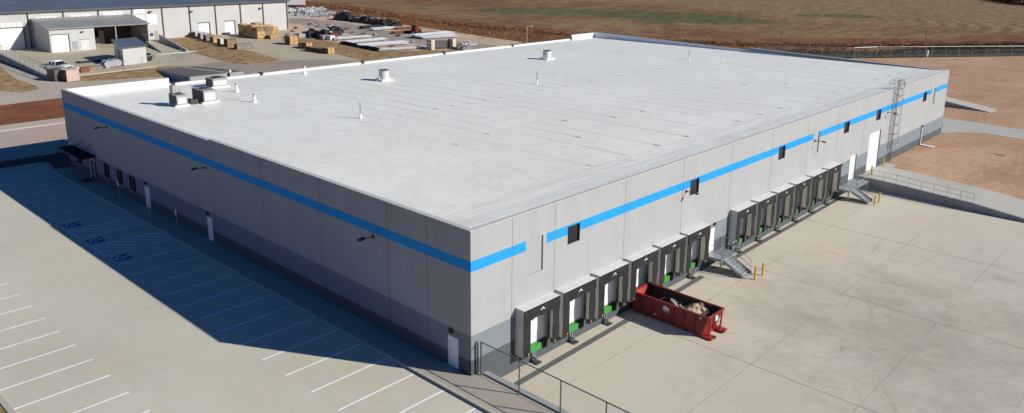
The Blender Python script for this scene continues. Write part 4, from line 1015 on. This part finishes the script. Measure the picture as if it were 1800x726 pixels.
# garage shed in front of it
t = thing('open_shed', 'low grey metal shed with one white door and an open dark bay', 'shed', (37, 166, 0))
sx0, sx1, sm_, sy0, sy1 = 28.5, 48.6, 37.2, 160.9, 170.7
zf, zr = 4.85, 6.2
w_ = MB()
w_.hexa([(sx0, sy0, 0), (sx0+.15, sy0, 0), (sx0+.15, sy1, 0), (sx0, sy1, 0)], [(sx0, sy0, zf), (sx0+.15, sy0, zf), (sx0+.15, sy1, zr), (sx0, sy1, zr)])
w_.build('wall', 'metal_wall', t); w_ = MB()
w_.box(sx0+.151, sy0, 0, sm_, sy0+.15, zf)
w_.build('wall', 'metal_wall', t); w_ = MB()
w_.hexa([(sm_-.15, sy0+.151, 0), (sm_, sy0+.151, 0), (sm_, sy1, 0), (sm_-.15, sy1, 0)], [(sm_-.15, sy0+.151, zf), (sm_, sy0+.151, zf), (sm_, sy1, zr), (sm_-.15, sy1, zr)])
w_.build('partition', 'metal_wall', t); w_ = MB()
w_.hexa([(sx1-.15, sy0, 0), (sx1, sy0, 0), (sx1, sy1, 0), (sx1-.15, sy1, 0)], [(sx1-.15, sy0, zf), (sx1, sy0, zf), (sx1, sy1, zr), (sx1-.15, sy1, zr)])
w_.build('wall', 'metal_wall', t)
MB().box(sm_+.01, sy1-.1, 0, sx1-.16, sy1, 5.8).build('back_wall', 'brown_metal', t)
r_ = MB(); r_.hexa([(sx0-.3, sy0-.4, zf+.01), (sx1+.3, sy0-.4, zf+.01), (sx1+.3, sy1, zr+.01), (sx0-.3, sy1, zr+.01)], [(sx0-.3, sy0-.4, zf+.2), (sx1+.3, sy0-.4, zf+.2), (sx1+.3, sy1, zr+.2), (sx0-.3, sy1, zr+.2)])
r_.build('roof', 'metal_roof2', t)
d_ = MB().box(28.8, sy0-.05, 0, 32.0, sy0-.003, 3.65).build('overhead_door', 'door_white', t)
f = MB(); f.box(32.002, sy0-.14, 0, 32.2, sy0-.003, 3.8); f.box(28.7, sy0-.14, 3.653, 32.0, sy0-.003, 3.8); f.build('door_frame', 'steel_dark', d_)
d_ = MB().box(34.2, sy0-.05, 0, 35.95, sy0-.003, 2.3).build('double_door', 'coping', t)
MB().box(34.1, sy0-.1, 2.303, 36.1, sy0-.003, 2.42).build('door_frame', 'grey_box', d_)
MB().box(32.7, sy0-.08, .25, 33.75, sy0-.003, 2.1).build('vent_louver', 'steel', t)
MB().box(34.5, sy0-.35, 3.9, 35.0, sy0-.003, 4.1).build('wall_lamp', 'black_metal', t)
m = MB()
for z in (1.6, 2.8, 4.0): MB().box(sx1-.26, sy0+.2, z, sx1-.152, sy1-.3, z+.16).build('girt', 'grey_box', t)
m.box(41.5, sy0-.02, 0, 41.7, sy0+.16, zf); m.build('frame_post', 'grey_box', t)
def crate(x, y, dx, dy, h, mat, label, rz=0, name='crate', cat='crate', group='crates and pallets behind the warehouse', planks=True, z0=.03):
    t = thing(name, label, cat, (x, y, z0), group)
    m = MB(); _R = Matrix.Rotation(rz, 3, 'Z'); _rn = random.Random(int(x*100+y*10))
    if planks or cat in ('skip box', 'bin'): m.obox((x, y, z0+h/2+.06), (dx, dy, h-.12), rz)
    else:
        nx_ = max(2, int(dx/.7)); ny_ = max(2, int(dy/.8))
        m.obox((x, y, z0+h*.16), (dx, dy, h*.3), rz)
        for i in range(nx_):
            for j in range(ny_):
                if _rn.random() < .12: continue
                hh = h*_rn.uniform(.35, 1.0); c = _R @ Vector(((i+.5)/nx_*dx-dx/2, (j+.5)/ny_*dy-dy/2, 0))
                if _rn.random() < .45: m.tube((x+c.x, y+c.y, z0+.05), (x+c.x, y+c.y, z0+hh), min(dx/nx_, dy/ny_)*.44, 8)
                else: m.obox((x+c.x, y+c.y, z0+hh/2), (dx/nx_*.86, dy/ny_*.86, hh), rz+_rn.uniform(-.15, .15))
    m.build('body', mat, t)
    if cat in ('crate', 'rack') and not planks and _rn.random() < .6:
        c = _R @ Vector((_rn.uniform(-.3, .3)*dx, _rn.uniform(-.3, .3)*dy, 0))
        MB().obox((x+c.x, y+c.y, z0+h+.06), (min(dx, 2)*.5, dy*.4, .12), rz+_rn.uniform(-.3, .3)).build('loose_lid', 'tarp', t)
    if planks:
        p = MB()
        for s in (-1, 0, 1):
            c = Vector((x, y, z0+h*.5)) + Matrix.Rotation(rz, 3, 'Z') @ Vector((s*(dx/2-.05), 0, 0))
            p.obox(tuple(c), (.1, dy+.08, h-.1), rz)
        c = Vector((x, y, z0+.06))
        p.obox(tuple(c), (dx+.04, dy+.04, .1), rz)
        p.build('batten', 'wood_dark' if mat != 'wood_dark' else 'wood', t)
    return t
# things standing in the open bay
crate(39.6, 168.3, 2.2, 1.2, 1.7, 'scrap', 'dim stack of goods on the left inside the open bay'); crate(41.0, 168.6, 1.2, 1.2, 3.2, 'scrap', 'taller dim stack beside the left post inside the open bay')
crate(45.2, 164.5, 1.6, 1.6, 1.4, 'black_metal', 'dark machine box at the mouth of the open bay'); crate(46.8, 163.6, 2.4, 1.1, 1.1, 'tarp', 'pale blue-grey covered crate beside the right wall of the bay')
# small shed
t = thing('small_shed', 'small grey gabled shed with dark blue roof standing on the apron', 'shed', (36, 139, 0))
P = [(32.6, 134.3), (37.3, 135.3), (39.0, 144.4), (34.5, 143.6)]
w_ = MB(); w_.prism(P, 0, lambda x, y: 3.35+.05*(y-134)); w_.build('wall', 'metal_wall', t)
r_ = MB(); Q = [(32.3, 133.9), (37.6, 134.9), (39.4, 144.8), (34.2, 144.0)]
r_.prism(Q, lambda x, y: 3.37+.05*(y-134), lambda x, y: 3.5+.05*(y-134)); r_.build('roof', 'metal_roof', t)
d_ = MB(); d_.hexa([(33.28, 138.3, 0), (33.33, 138.3, 0), (33.73, 140.6, 0), (33.68, 140.6, 0)], [(33.28, 138.3, 2.4), (33.33, 138.3, 2.4), (33.73, 140.6, 2.4), (33.68, 140.6, 2.4)]); d_.build('overhead_door', 'coping', t)
# retaining wall with fence along the apron
t = thing('apron_wall', 'long dark retaining wall beside the gravel lane at the far left', 'retaining wall', (17.5, 140, 0))
m = MB(); m.prism(poly_ccw([(17.0, 125.4), (17.4, 125.4), (18.4, 160), (18.0, 160)]), -.3, lambda x, y: .55+.9*(y-125.4)/35); m.build('wall', 'retain', t)
MB().prism(poly_ccw([(17.45, 125.4), (18.6, 125.4), (19.6, 160), (18.45, 160)]), -.1, lambda x, y: .5+.9*(y-125.4)/35).build('top_slab', 'curb', t)
def cfence(pts, h, label, zf=lambda x, y: 0.0, sp=2.6, rad=.035, mesh=True, rmat='steel'):
    t = thing('chain_link_fence', label, 'fence', (pts[0][0], pts[0][1], 0))
    ps = []
    for (ax, ay), (bx_, by) in zip(pts, pts[1:]):
        n = max(1, int(math.hypot(bx_-ax, by-ay)/sp))
        for k in range(n): ps.append((ax+(bx_-ax)*k/n, ay+(by-ay)*k/n))
    ps.append(pts[-1])
    for x, y in ps: MB().tube((x, y, zf(x, y)), (x, y, zf(x, y)+h), rad, 6).build('post', rmat, t)
    MB().path([(x, y, zf(x, y)+h) for x, y in ps], rad*.9, 5).build('top_rail', rmat, t)
    if mesh:
        m = MB()
        for (ax, ay), (bx_, by) in zip(ps, ps[1:]): m.quad((ax, ay, zf(ax, ay)+.05), (bx_, by, zf(bx_, by)+.05), (bx_, by, zf(bx_, by)+h), (ax, ay, zf(ax, ay)+h))
        m.build('mesh', 'chain', t)
cfence([(17.2, 126), (18.2, 159.5)], 1.8, 'chain link fence on top of the far left retaining wall', lambda x, y: .55+.9*(y-125.4)/35, rad=.05)
cfence([(31, 130.2), (38.3, 131.9), (46, 132.4), (47.2, 142)], 1.9, 'chain link fence corner in front of the small grey shed', rad=.045)
cfence([(83.5, 117.6), (93.0, 114.2)], 1.8, 'chain link fence left of the cream gate pillars')
cfence(FL[:-1], 2.6, 'long pale railed fence beyond the dirt lot on the right', sp=3.9, rad=.045, rmat='steel')
cfence([(330, -70), (262, -28)], 2.6, 'end stretch of the far fence running out of view', sp=5.5, rad=.06, rmat='coping') if False else None
# loading well walls
t = MB(); t.prism(poly_ccw([(49.7, 145.3), (50.2, 145.3), (54.2, 168), (53.7, 168)]), 0, lambda x, y: .45+1.0*(y-145.3)/22.7); tag(t.build('well_wall', 'retain'), 'dark tapering wall of the loading well beside the grass island', 'retaining wall')
t = MB(); t.prism(poly_ccw([(45.3, 147.3), (45.6, 147.3), (49.0, 165), (48.7, 165)]), 0, lambda x, y: .1+1.0*(y-147.3)/17.7); tag(t.build('well_wall', 'retain'), 'short low wall on the open side of the loading well', 'retaining wall')
# grass island (slightly raised)
isl = [(53.5, 168), (56, 170.4), (63, 170.6), (61.4, 157), (60.6, 145), (60.8, 138), (58.6, 121.4), (51, 120.6), (49.3, 127.6), (50.2, 138.7), (50.4, 145.2)]
m = MB(); m.prism(poly_ccw(isl), 0, .08); struct(m, 'grass_island', 'dry_grass')
# asphalt topped truck ramp just behind the back parapet
m = MB(); zr_ = lambda x, y: .05+1.5*(125.2-y)/19
m.prism(poly_ccw([(34.6, 125.1), (42.3, 124.8), (41.0, 104), (31.4, 104)]), -.1, zr_, m=0)
mt_ = MB(); mt_.quad(*[(a, b, zr_(a, b)+.01) for a, b in poly_ccw([(34.6, 125.1), (42.3, 124.8), (41.0, 104), (31.4, 104)])]); struct(mt_, 'ramp_surface', 'asphalt')
tag(m.build('asphalt_ramp', ['curb_dark']), 'dark topped ramp with a shaded side wall just beyond the rooftop units', 'ramp')
m = MB(); m.prism(poly_ccw([(39.3, 124.9), (39.9, 124.9), (38.6, 104), (38.0, 104)]), 0, lambda x, y: zr_(x, y)+.03); struct(m, 'ramp_seam', 'curb')
# pickup truck
def pickup(x, y, rot, label):
    t = thing('pickup_truck', label, 'truck', (x, y, .02))
    def P(*a): return (a[0], a[1], a[2])
    def loft(secs, name, mat, parent=None):
        m = MB()      # secs: (xpos, halfwidth, zlow, zhigh)
        for (xa, wa, la, ha), (xb, wb, lb, hb) in zip(secs, secs[1:]):
            m.hexa([(xa, -wa, la), (xb, -wb, lb), (xb, wb, lb), (xa, wa, la)], [(xa, -wa*.94, ha), (xb, -wb*.94, hb), (xb, wb*.94, hb), (xa, wa*.94, ha)])
        me = m.build(name, mat); me.parent = parent or t; return me
    body = loft([(-2.8, .93, .5, 1.15), (-1.0, .97, .45, 1.15), (-.99, .97, .45, 1.2), (1.0, .97, .45, 1.2), (1.9, .96, .45, 1.18), (2.7, .90, .5, 1.08)], 'body', 'car_white')
    loft([(-.95, .86, 1.2, 1.82), (.5, .86, 1.2, 1.84), (1.15, .84, 1.2, 1.28)], 'cab_glass', 'glass_dark')
    loft([(-.97, .84, 1.74, 1.92), (.55, .84, 1.76, 1.93)], 'cab_roof', 'car_white')
    for xx in (-.95, -.2, .5):
        for s in (-1, 1):
            m = MB(); m.box(xx-.06, s*.80, 1.2, xx+.06, s*.88, 1.76); o = m.build('pillar', 'car_white'); o.parent = t
    loft([(-2.65, .80, 1.12, 1.17), (-1.1, .80, 1.12, 1.17)], 'truck_bed', 'black_metal')
    loft([(2.7, .75, .65, .98), (2.76, .75, .65, .95)], 'grille', 'black_metal')
    for s in (-1, 1):
        m = MB(); m.box(2.69, s*.85-.1, .82, 2.74, s*.85+.1, 1.0); o = m.build('headlight', 'skylight'); o.parent = t
        m = MB(); m.box(.95, s*1.0, 1.2, 1.1, s*1.2, 1.4); o = m.build('mirror', 'black_metal'); o.parent = t
        for xx in (-1.75, 1.75):
            m = MB(); m.tube((xx, s*.72, .38), (xx, s*.99, .38), .40, 16); o = m.build('wheel', 'tyre'); o.parent = t
            m = MB(); m.tube((xx, s*.991, .38), (xx, s*1.0, .38), .22, 12); q = m.build('rim', 'steel'); q.parent = o
    t.rotation_euler = (0, 0, rot)
pickup(21.3, 135.2, R(-62), 'white pickup truck parked behind the tan boxes on the apron')
# tan containers beside the truck
crate(17.9, 124.6, 1.9, 2.6, 1.95, 'brown_metal', 'left of two brown bins at the end of the retaining wall', R(8), 'bin', 'bin', 'bins at the end of the far left retaining wall', False)
t = thing('bin', 'right of two bins at the retaining wall end, pale tan front', 'bin', (19.5, 122.8, .03), 'bins at the end of the far left retaining wall')
MB().obox((19.3, 122.9, 1.03), (2.1, 2.5, 1.9), R(8)).build('body', 'pinkbox', t); MB().obox((18.22, 122.75, 1.03), (.06, 2.5, 1.9), R(8)).build('side_panel', 'brown_metal', t)
MB().obox((19.3, 122.9, 2.03), (2.25, 2.65, .1), R(8)).build('lid', 'pinkbox', t)
# goods along the apron edge
rnd = random.Random(11)
S = .2203
items = [((133, 128), 1.4, 1.0, 1.0, 'cream', 'pale crate at the left end of the row by the apron kerb'), ((140, 126), 1.2, .9, .8, 'wood_dark', 'dark broken pallet heap behind the pale crate'),
         ((148, 127), 1.6, 1.0, .9, 'rust', 'rust brown crate in the row by the apron kerb'), ((156, 125), 1.6, 1.1, .8, 'wood_dark', 'weathered pallet stack right of the rust brown crate'),
         ((168, 121.5), 2.2, 1.6, .55, 'scrap', 'low flat pile between the pallets and the wrapped bales')]
for (px, py), dx, dy, h, mt, lb in items:
    x, y = G(px, py); crate(x, y, dx, dy, h, mt, lb, rnd.uniform(-.2, .2))
def bale(px, py, label):
    x, y = G(px, py); t = thing('wrapped_bale', label, 'bale', (x, y, .03), 'grey wrapped bales by the small shed')
    m = MB(); n = 10
    for k in range(2):
        yy0 = y-1.1+k*1.15; m.tube((x-.05, yy0, .72), (x+.05, yy0+1.1, .72), .70, 12)
    m.build('wrap', 'tarp', t, smooth=False)
    MB().box(x-.7, y-1.0, .03, x+.7, y+1.1, .16).build('pallet', 'wood_dark', t)
bale(188, 118.5, 'leftmost grey wrapped bale on the apron'); bale(197, 117, 'grey wrapped bale in the middle of three'); bale(205, 116, 'grey wrapped bale closest to the small shed')
x, y = G(168, 108); crate(x+4, y, 15, 1.5, .35, 'dark_pipe', 'long dark beam bundle lying on the apron left of the small shed', R(4), 'beam_bundle', 'beam bundle', planks=False)
x, y = G(252, 107)
t = thing('cable_reel', 'dark cable reel standing in front of the small shed', 'cable reel', (x, y, .03))
for s in (-1, 1): MB().tube((x+s*.5, y-1.5, .9), (x+s*.5+.1*s, y-1.45, .9), .85, 16).build('flange', 'steel_dark', t)
MB().tube((x-.5, y-1.5, .9), (x+.5, y-1.5, .9), .5, 12).build('cable', 'bumper', t)
# crates by the grass island
row = [((338, 65), 2.0, 1.6, 1.1, 'rust', 'reddish bundle, farthest in the row by the grass island'), ((345, 66.5), 2.2, 2.0, 1.5, 'coping', 'white covered stack second in the row by the grass island'), ((354, 69), 2.2, 2.0, 1.5, 'tarp', 'grey covered stack third in the row by the grass island'),
       ((364, 72), 2.2, 2.0, 1.4, 'scrap', 'mottled stack fourth in the row by the grass island'), ((376, 75), 2.2, 2.0, 1.4, 'wood', 'yellow wooden crate in the middle of the row'), ((388, 79), 2.0, 1.8, 1.5, 'coping', 'pale crate sixth in the row by the grass island'),
       ((402, 82.5), 2.4, 2.2, 1.8, 'wood_dark', 'tall brown crate near the end of the row by the grass island'), ((424, 86.5), 3.6, 1.6, 1.2, 'scrap', 'long grey crate, nearest in the row by the grass island')]
for (px, py), dx, dy, h, mt, lb in row:
    x, y = G(px, py); crate(x+.6, y, dx, dy, h, mt, lb, R(-6))
x, y = G(421, 56); crate(x, y, 2.6, 2.0, 1.5, 'dark_pipe', 'dark skip box against the big metal building', 0, 'skip_box', 'skip box', planks=False)
# big timber stack
t = thing('timber_stack', 'large yellow timber crate stack near the corner of the metal building', 'timber stack', (76.5, 162, .03))
for k, (dx, dy, h) in enumerate(((0, 0, 2.7), (0, 2.5, 3.1), (0, 5.0, 2.8), (2.2, 0, 2.6), (2.2, 2.5, 3.0), (2.2, 5.0, 3.3), (0, 7.5, 2.9), (4.4, 1.2, 2.4), (4.4, 3.8, 2.7))):
    for lv in range(3):
        MB().obox((73.8+dx+dy*.03+rnd.uniform(-.08, .08), 158.2+dy+rnd.uniform(-.08, .08), .12+h/3*(lv+.5)), (2.05, 2.4, h/3-.08), rnd.uniform(-.03, .03)).build('timber_crate', 'wood' if rnd.random() < .8 else 'wood_dark', t)
        MB().obox((73.8+dx+dy*.03, 158.2+dy, .07+h/3*lv), (1.9, 2.2, .09)).build('pallet', 'wood_dark', t)
for (px, py), dx, dy, h, mt, lb in [((478, 68), 2.0, 2.6, .9, 'wood', 'low yellow crate beside the big timber stack'), ((513, 78), 2.2, 2.4, 2.1, 'wood', 'tall yellow crate standing alone on the apron edge'),
                                    ((535, 84), 1.8, 2.2, 1.2, 'wood_dark', 'brown crate behind the long timber bundles'), ((541, 85.5), 1.6, 1.8, 1.4, 'wood', 'yellow crate behind the long timber bundles')]:
    x, y = G(px, py); crate(x, y, dx, dy, h, mt, lb, R(-3))
x, y = G(562, 91.5); crate(x, y, 2.2, 7.0, 1.0, 'wood_dark', 'long low timber bundle on the apron edge', R(8)); x, y = G(578, 94); crate(x, y, 1.8, 2.0, 1.3, 'wood', 'yellow crate at the near end of the timber bundles', R(3))
# material yard: black and grey racks
rnd = random.Random(5)
bl = [(543, 66), (549, 65.5), (555, 64), (561, 66), (566, 67.5), (572, 64), (577, 60.5), (584, 58.5), (589, 60), (594, 58)]
ords = ['first', 'second', 'third', 'fourth', 'fifth', 'sixth', 'seventh', 'eighth', 'ninth', 'tenth', 'eleventh', 'twelfth', 'thirteenth', 'fourteenth']
for k, (px, py) in enumerate(bl):
    x, y = G(px, py); crate(x, y, 2.0, 2.6, rnd.uniform(1.6, 2.5), 'dark_pipe' if k not in (6,) else 'coping', ords[k]+' stack from the left in the black cluster right of the metal building', R(rnd.uniform(-15, 15)), 'pipe_crate', 'crate', 'black stacks in the material yard', False)
for k in range(14):
    px = 597+k*7.6; py = 34.5+k*.95 - (1 if k > 11 else 0)
    x, y = G(px, py); crate(x, y, 3.2, 2.6, rnd.uniform(1.2, 2.2) if k not in (1, 2) else 2.9, 'dark_pipe', ords[k]+' stack from the left in the far black row along the yard edge', R(rnd.uniform(-15, 15)), 'pipe_crate', 'crate', 'black stacks along the far yard edge', False)
def pipes(px0, py0, px1, py1, wd, h, mat, label):
    a = G(px0, py0); b = G(px1, py1)
    t = thing('pipe_bundle', label, 'pipe bundle', (a[0], a[1], .04), 'long pipe and steel bundles in the material yard')
    d = Vector((b[0]-a[0], b[1]-a[1], 0)); n = Vector((-d.y, d.x, 0)).normalized()
    m = MB(); r0 = max(.09, h/5); rows = max(1, int(h/(2*r0))); cols = max(2, int(wd/(2.1*r0)))
    for i in range(cols):
        for j in range(rows):
            off = n*(i-cols/2)*2.1*r0; z = .2+r0+2*r0*j; e = rnd.uniform(-.5, .5)
            m.tube(Vector((a[0], a[1], z))+off+d.normalized()*e, Vector((b[0], b[1], z))+off+d.normalized()*e, r0, 6)
    m.build('pipes', mat, t)
    for f in (.15, .5, .85):
        c = Vector((a[0], a[1], .1))+d*f; MB().obox(tuple(c), (.2, wd+.4, .14), math.atan2(d.y, d.x)).build('bearer', 'wood_dark', t)
pipes(588, 70.5, 650, 66, 2.2, .5, 'pale_pipe', 'pale steel bundle at the top of the grid behind the roof')
pipes(606, 77, 676, 70.5, 2.4, .5, 'pale_pipe', 'pale steel bundle second row of the grid')
pipes(632, 83.5, 712, 77, 3.2, .7, 'pale_pipe', 'wide pale steel bundle third row of the grid')
pipes(668, 90.5, 752, 84.8, 1.6, .5, 'pale_pipe', 'pale steel bundle nearest the white roof edge')
pipes(603, 77, 667, 90, 1.4, .6, 'dark_pipe', 'dark bundle along the lower left side of the steel grid')
pipes(634, 50.5, 668, 48.5, 2.8, .7, 'dark_pipe', 'dark ended pipe bundle left in the upper yard row')
pipes(652, 54, 690, 51.5, 2.4, .7, 'pale_pipe', 'pale pipe bundle middle of the upper yard row')
pipes(688, 60, 722, 57.5, 1.6, .7, 'rust', 'rusty brown pipe bundle left of the maroon machine')
pipes(692, 52.5, 722, 51.0, 1.2, .6, 'rust', 'rusty pipe bundle behind the maroon machine')
pipes(726, 67.5, 790, 61, 3.4, 1.0, 'pale_pipe', 'largest pale pipe bundle above the cream gate')
pipes(742, 69, 802, 65.5, 2.0, .7, 'pale_pipe', 'pale pipe bundle just behind the gate')
pipes(738, 58.8, 772, 57.6, 1.6, .35, 'tractor_red', 'flat maroon bundle right of the maroon machine')
for k, (px, py, mt) in enumerate(((512, 66, 'tarp'), (518, 64, 'coping'), (524, 66, 'scrap'), (530, 66.5, 'tarp'), (571, 69.5, 'tarp'), (580, 70, 'coping'), (585, 66, 'tractor_red'))):
    x, y = G(px, py); crate(x, y, 1.8, 1.8, rnd.uniform(.8, 1.3), mt, ords[k]+' small mixed bin from the left by the corner of the metal building', rnd.uniform(-.3, .3), 'storage_bin', 'bin', 'small bins by the metal building corner', False)
# pale racks behind the building corner
for k, (px, py, L_, wd, mt) in enumerate(((515, 26, 12, 3, 'tarp'), (532, 24, 12, 3, 'coping'), (548, 27, 14, 3, 'tarp'), (566, 24, 12, 3, 'pale_pipe'), (520, 20, 16, 3, 'coping'), (548, 19, 14, 4, 'pale_pipe'), (525, 31, 9, 1.6, 'pale_pipe'), (556, 30, 12, 1.6, 'scrap'), (580, 29.5, 10, 1.4, 'pale_pipe'))):
    x, y = G(px, py); crate(x, y, L_*.7, wd, rnd.uniform(.7, 1.8) if k < 6 else .6, mt, ords[k]+' of the pale steel racks beyond the metal building corner, counted left to right', R(-25), 'steel_rack', 'rack', 'pale steel racks beyond the metal building', False)
x, y = G(514, 12); t = thing('storage_trailer', 'white trailer box at the top edge beside the metal building', 'trailer', (x, y, 0))
MB().obox((x, y, 2.2), (9, 2.6, 2.8), R(-30)).build('box', 'coping', t); MB().obox((x, y, .6), (8, 2.2, .3), R(-30)).build('chassis', 'steel_dark', t)
for k in range(16):
    px, py = [(545, 44), (560, 47), (578, 44), (520, 50), (515, 56), (610, 52), (622, 58), (598, 62), (640, 60), (660, 62), (700, 64), (560, 40), (590, 72), (645, 72), (690, 82), (725, 75)][k]
    x, y = G(px, py); t = thing('loose_pallet', 'small low pallet of loose parts lying in the sandy material yard', 'pallet', (x, y, .04), 'loose pallets scattered in the material yard')
    MB().obox((x, y, .12), (1.2, 1.2, .14), rnd.uniform(0, 1.5)).build('pallet', 'wood_dark', t)
    m = MB()
    for q in range(5): m.obox((x+rnd.uniform(-.4, .4), y+rnd.uniform(-.4, .4), .3), (rnd.uniform(.2, .6), rnd.uniform(.2, .6), rnd.uniform(.15, .45)), rnd.uniform(0, 1.5))
    m.build('parts', rnd.choice(['scrap', 'tarp', 'pale_pipe', 'rust', 'dark_pipe']), t)
# maroon machine
x, y = G(731, 59.5); t = thing('tractor', 'maroon loader machine among the rusty and pale pipe bundles', 'tractor', (x, y, .04))
MB().obox((x, y, 1.0), (3.2, 1.5, .9), R(20)).build('body', 'tractor_red', t); MB().obox((x-.3, y, 1.9), (1.4, 1.3, 1.0), R(20)).build('cab', 'tractor_red', t)
MB().obox((x-.3, y, 2.0), (1.42, 1.0, .6), R(20)).build('cab_glass', 'glass_dark', t)
for sx_, sy_ in ((-1, -.8), (1, -.8), (-1, .8), (1, .8)):
    c = Vector((x, y, .6)) + Matrix.Rotation(R(20), 3, 'Z') @ Vector((sx_, sy_, 0)); e = c + Matrix.Rotation(R(20), 3, 'Z') @ Vector((0, .15*(1 if sy_ > 0 else -1), 0))
    MB().tube(tuple(c), tuple(e), .55, 12).build('wheel', 'tyre', t)
# gate with two cream pillars
t = thing('yard_gate', 'dark slatted yard gate between two cream block pillars', 'gate', (96, 114.5, 0))
for (px, py) in ((760, 88), (797.5, 85.8)):
    x, y = G(px, py); MB().box(x-.5, y-.3, 0, x+.5, y+1.5, 2.4).build('pillar', 'cream', t)
a = G(764, 87.5); b = G(794, 85.6); m = MB()
n = 16
for k in range(n+1):
    x = a[0]+.5+(b[0]-a[0]-.6)*k/n; y = a[1]+.4+(b[1]-a[1])*k/n; m.box(x-.09, y-.03, .1, x+.09, y+.03, 2.0)
m.tube((a[0], a[1]+.4, 2.0), (b[0], b[1]+.4, 2.0), .05, 6); m.tube((a[0], a[1]+.4, .2), (b[0], b[1]+.4, .2), .05, 6)
m.build('gate_leaf', 'steel_dark', t)
x, y = G(812, 86); crate(x, y, 5, 3, .9, 'scrap', 'jumble of pale scrap metal right of the gate pillars', .4, 'scrap_pile', 'scrap pile', planks=False)
x, y = G(820, 79); crate(x, y, 5, 3, .7, 'pale_pipe', 'small heap of pale scrap behind the scrap pile at the gate', .2, 'scrap_pile', 'scrap pile', planks=False)
# poles
def pole(px, py, h, label, lamp=False, mt='wood_dark', r=.13):
    x, y = G(px, py); t = thing('utility_pole' if not lamp else 'street_lamp', label, 'pole', (x, y, 0))
    MB().tube((x, y, 0), (x, y, h), r, 7, r*.75).build('pole', mt, t)
    if lamp: MB().path([(x, y, h), (x+.5, y-.3, h+.15), (x+1.0, y-.6, h+.1)], .06).build('lamp_arm', mt, t); MB().obox((x+1.1, y-.65, h+.1), (.6, .3, .12), -.5).build('lamp_head', 'coping', t)
    else: MB().obox((x+.2, y, h-.5), (1.8, .14, .14), R(-40)).build('crossarm', mt, t)
pole(926, 79, 4.6, 'pale lamp post rising behind the back parapet near the field', True, 'coping', .07)
pole(1372, 84, 4.3, 'thin dark utility pole left of the far fence'); pole(1625, 86, 5.2, 'thin dark utility pole standing behind the far fence')
x, y = G(404, 141, 0); t = thing('street_lamp', 'white ball topped post just behind the back parapet', 'lamp post', (x, y, 0))
x, y = G(404.5, 131, 4.0); 
MB().tube((x, y, 0), (x, y, 4.4), .06, 6).build('pole', 'coping', t); MB().tube((x, y, 4.4), (x, y, 4.75), .22, 10, .15).build('lamp_head', 'white', t)
x, y = G(1622, 99); t = thing('marker_box', 'small white cabinet standing at the far fence', 'cabinet', (x, y, 0))
MB().box(x-.3, y-1.2, 0, x+.3, y-.6, 1.5).build('cabinet', 'white', t); MB().box(x-.36, y-1.26, 1.5, x+.36, y-.54, 1.58).build('lid', 'white', t)

# ------------------------------------------------------------------ brush
def brush(name, lines, n, mats, hmin, hmax, spread, kind='stuff', label=None, cat='brush', seed=1):
    rn = random.Random(seed); m = MB()
    segs = []
    for ln in lines:
        for a, b in zip(ln, ln[1:]): segs.append((a, b, math.hypot(b[0]-a[0], b[1]-a[1])))
    tot = sum(s[2] for s in segs)
    for a, b, ll in segs:
        for _ in range(int(n*ll/tot)):
            f = rn.random(); x = a[0]+(b[0]-a[0])*f+rn.gauss(0, spread); y = a[1]+(b[1]-a[1])*f+rn.gauss(0, spread)
            h = rn.uniform(hmin, hmax)*(1 if rn.random() < .8 else 1.5); r = h*.6; mi = 0 if rn.random() < .6 else 1
            for _k in range(9):
                an = rn.uniform(0, 6.28); rr = rn.uniform(.1, 1)*r; zc = rn.uniform(.1, 1)*h*(1-.35*rr/r); s = rn.uniform(.12, .3)*h
                c = Vector((x+rr*math.cos(an), y+rr*math.sin(an), zc)); d1 = Vector((rn.uniform(-1, 1), rn.uniform(-1, 1), rn.uniform(-.3, 1))).normalized()*s; d2 = Vector((rn.uniform(-1, 1), rn.uniform(-1, 1), rn.uniform(-1, 1))).normalized()*s
                m.quad(tuple(c-d1), tuple(c+d2), tuple(c+d1), m=mi)
    return tag(m.build(name, mats), label, cat, kind=kind)
ditchline = [(143, 250), G(588, 14), G(654, 22.5), G(720, 33.5), G(820, 46.5), G(1000, 62), G(1100, 71), G(1300, 80), G(1440, 83), G(1600, 82.5), G(1800, 79)]
brush('brush', [ditchline], 5200, ['leaf', 'leaf_dark'], .25, .95, 1.5, label='line of rusty dead brush along the ditch at the field edge')
brush('weeds', [[(127, 225), (127, 160), (124, 125), (134, 100), (150, 76), (175, 62), (215, 38)], [(131, 200), (130, 150), (130, 120), (145, 90)]], 2200, ['leaf', 'leaf'], .25, .8, 3.0, label='scattered low rusty weeds between the yard and the field', seed=2)
brush('ditch_weeds', [[(155, 63), G(1540, 95), G(1700, 93), G(1800, 92)]], 1300, ['leaf_dark', 'leaf_dark'], .3, .9, 1.8, label='dark weeds filling the ditch behind the far fence', seed=3)
brush('brush', [[G(1745, 0), G(1800, 8), (430, 40)]], 500, ['leaf_dark', 'leaf_dark'], 2.0, 4.0, 4.0, label='dark scrub at the top right edge of the field', seed=4)
brush('grass_tufts', [[(52, 124), (55, 140), (55, 150), (57, 165)], [(78, 150), (78, 130), (76, 118), (90, 108)]], 1500, [simple('straw', (.30, .20, .09), .9, 0, .3), simple('brown straw', (.17, .11, .05), .9, 0, .3)], .12, .3, 2.4, label='dry grass tufts on the islands between the aprons', cat='grass', seed=6)
# distant low trees line beyond the field is outside the frame
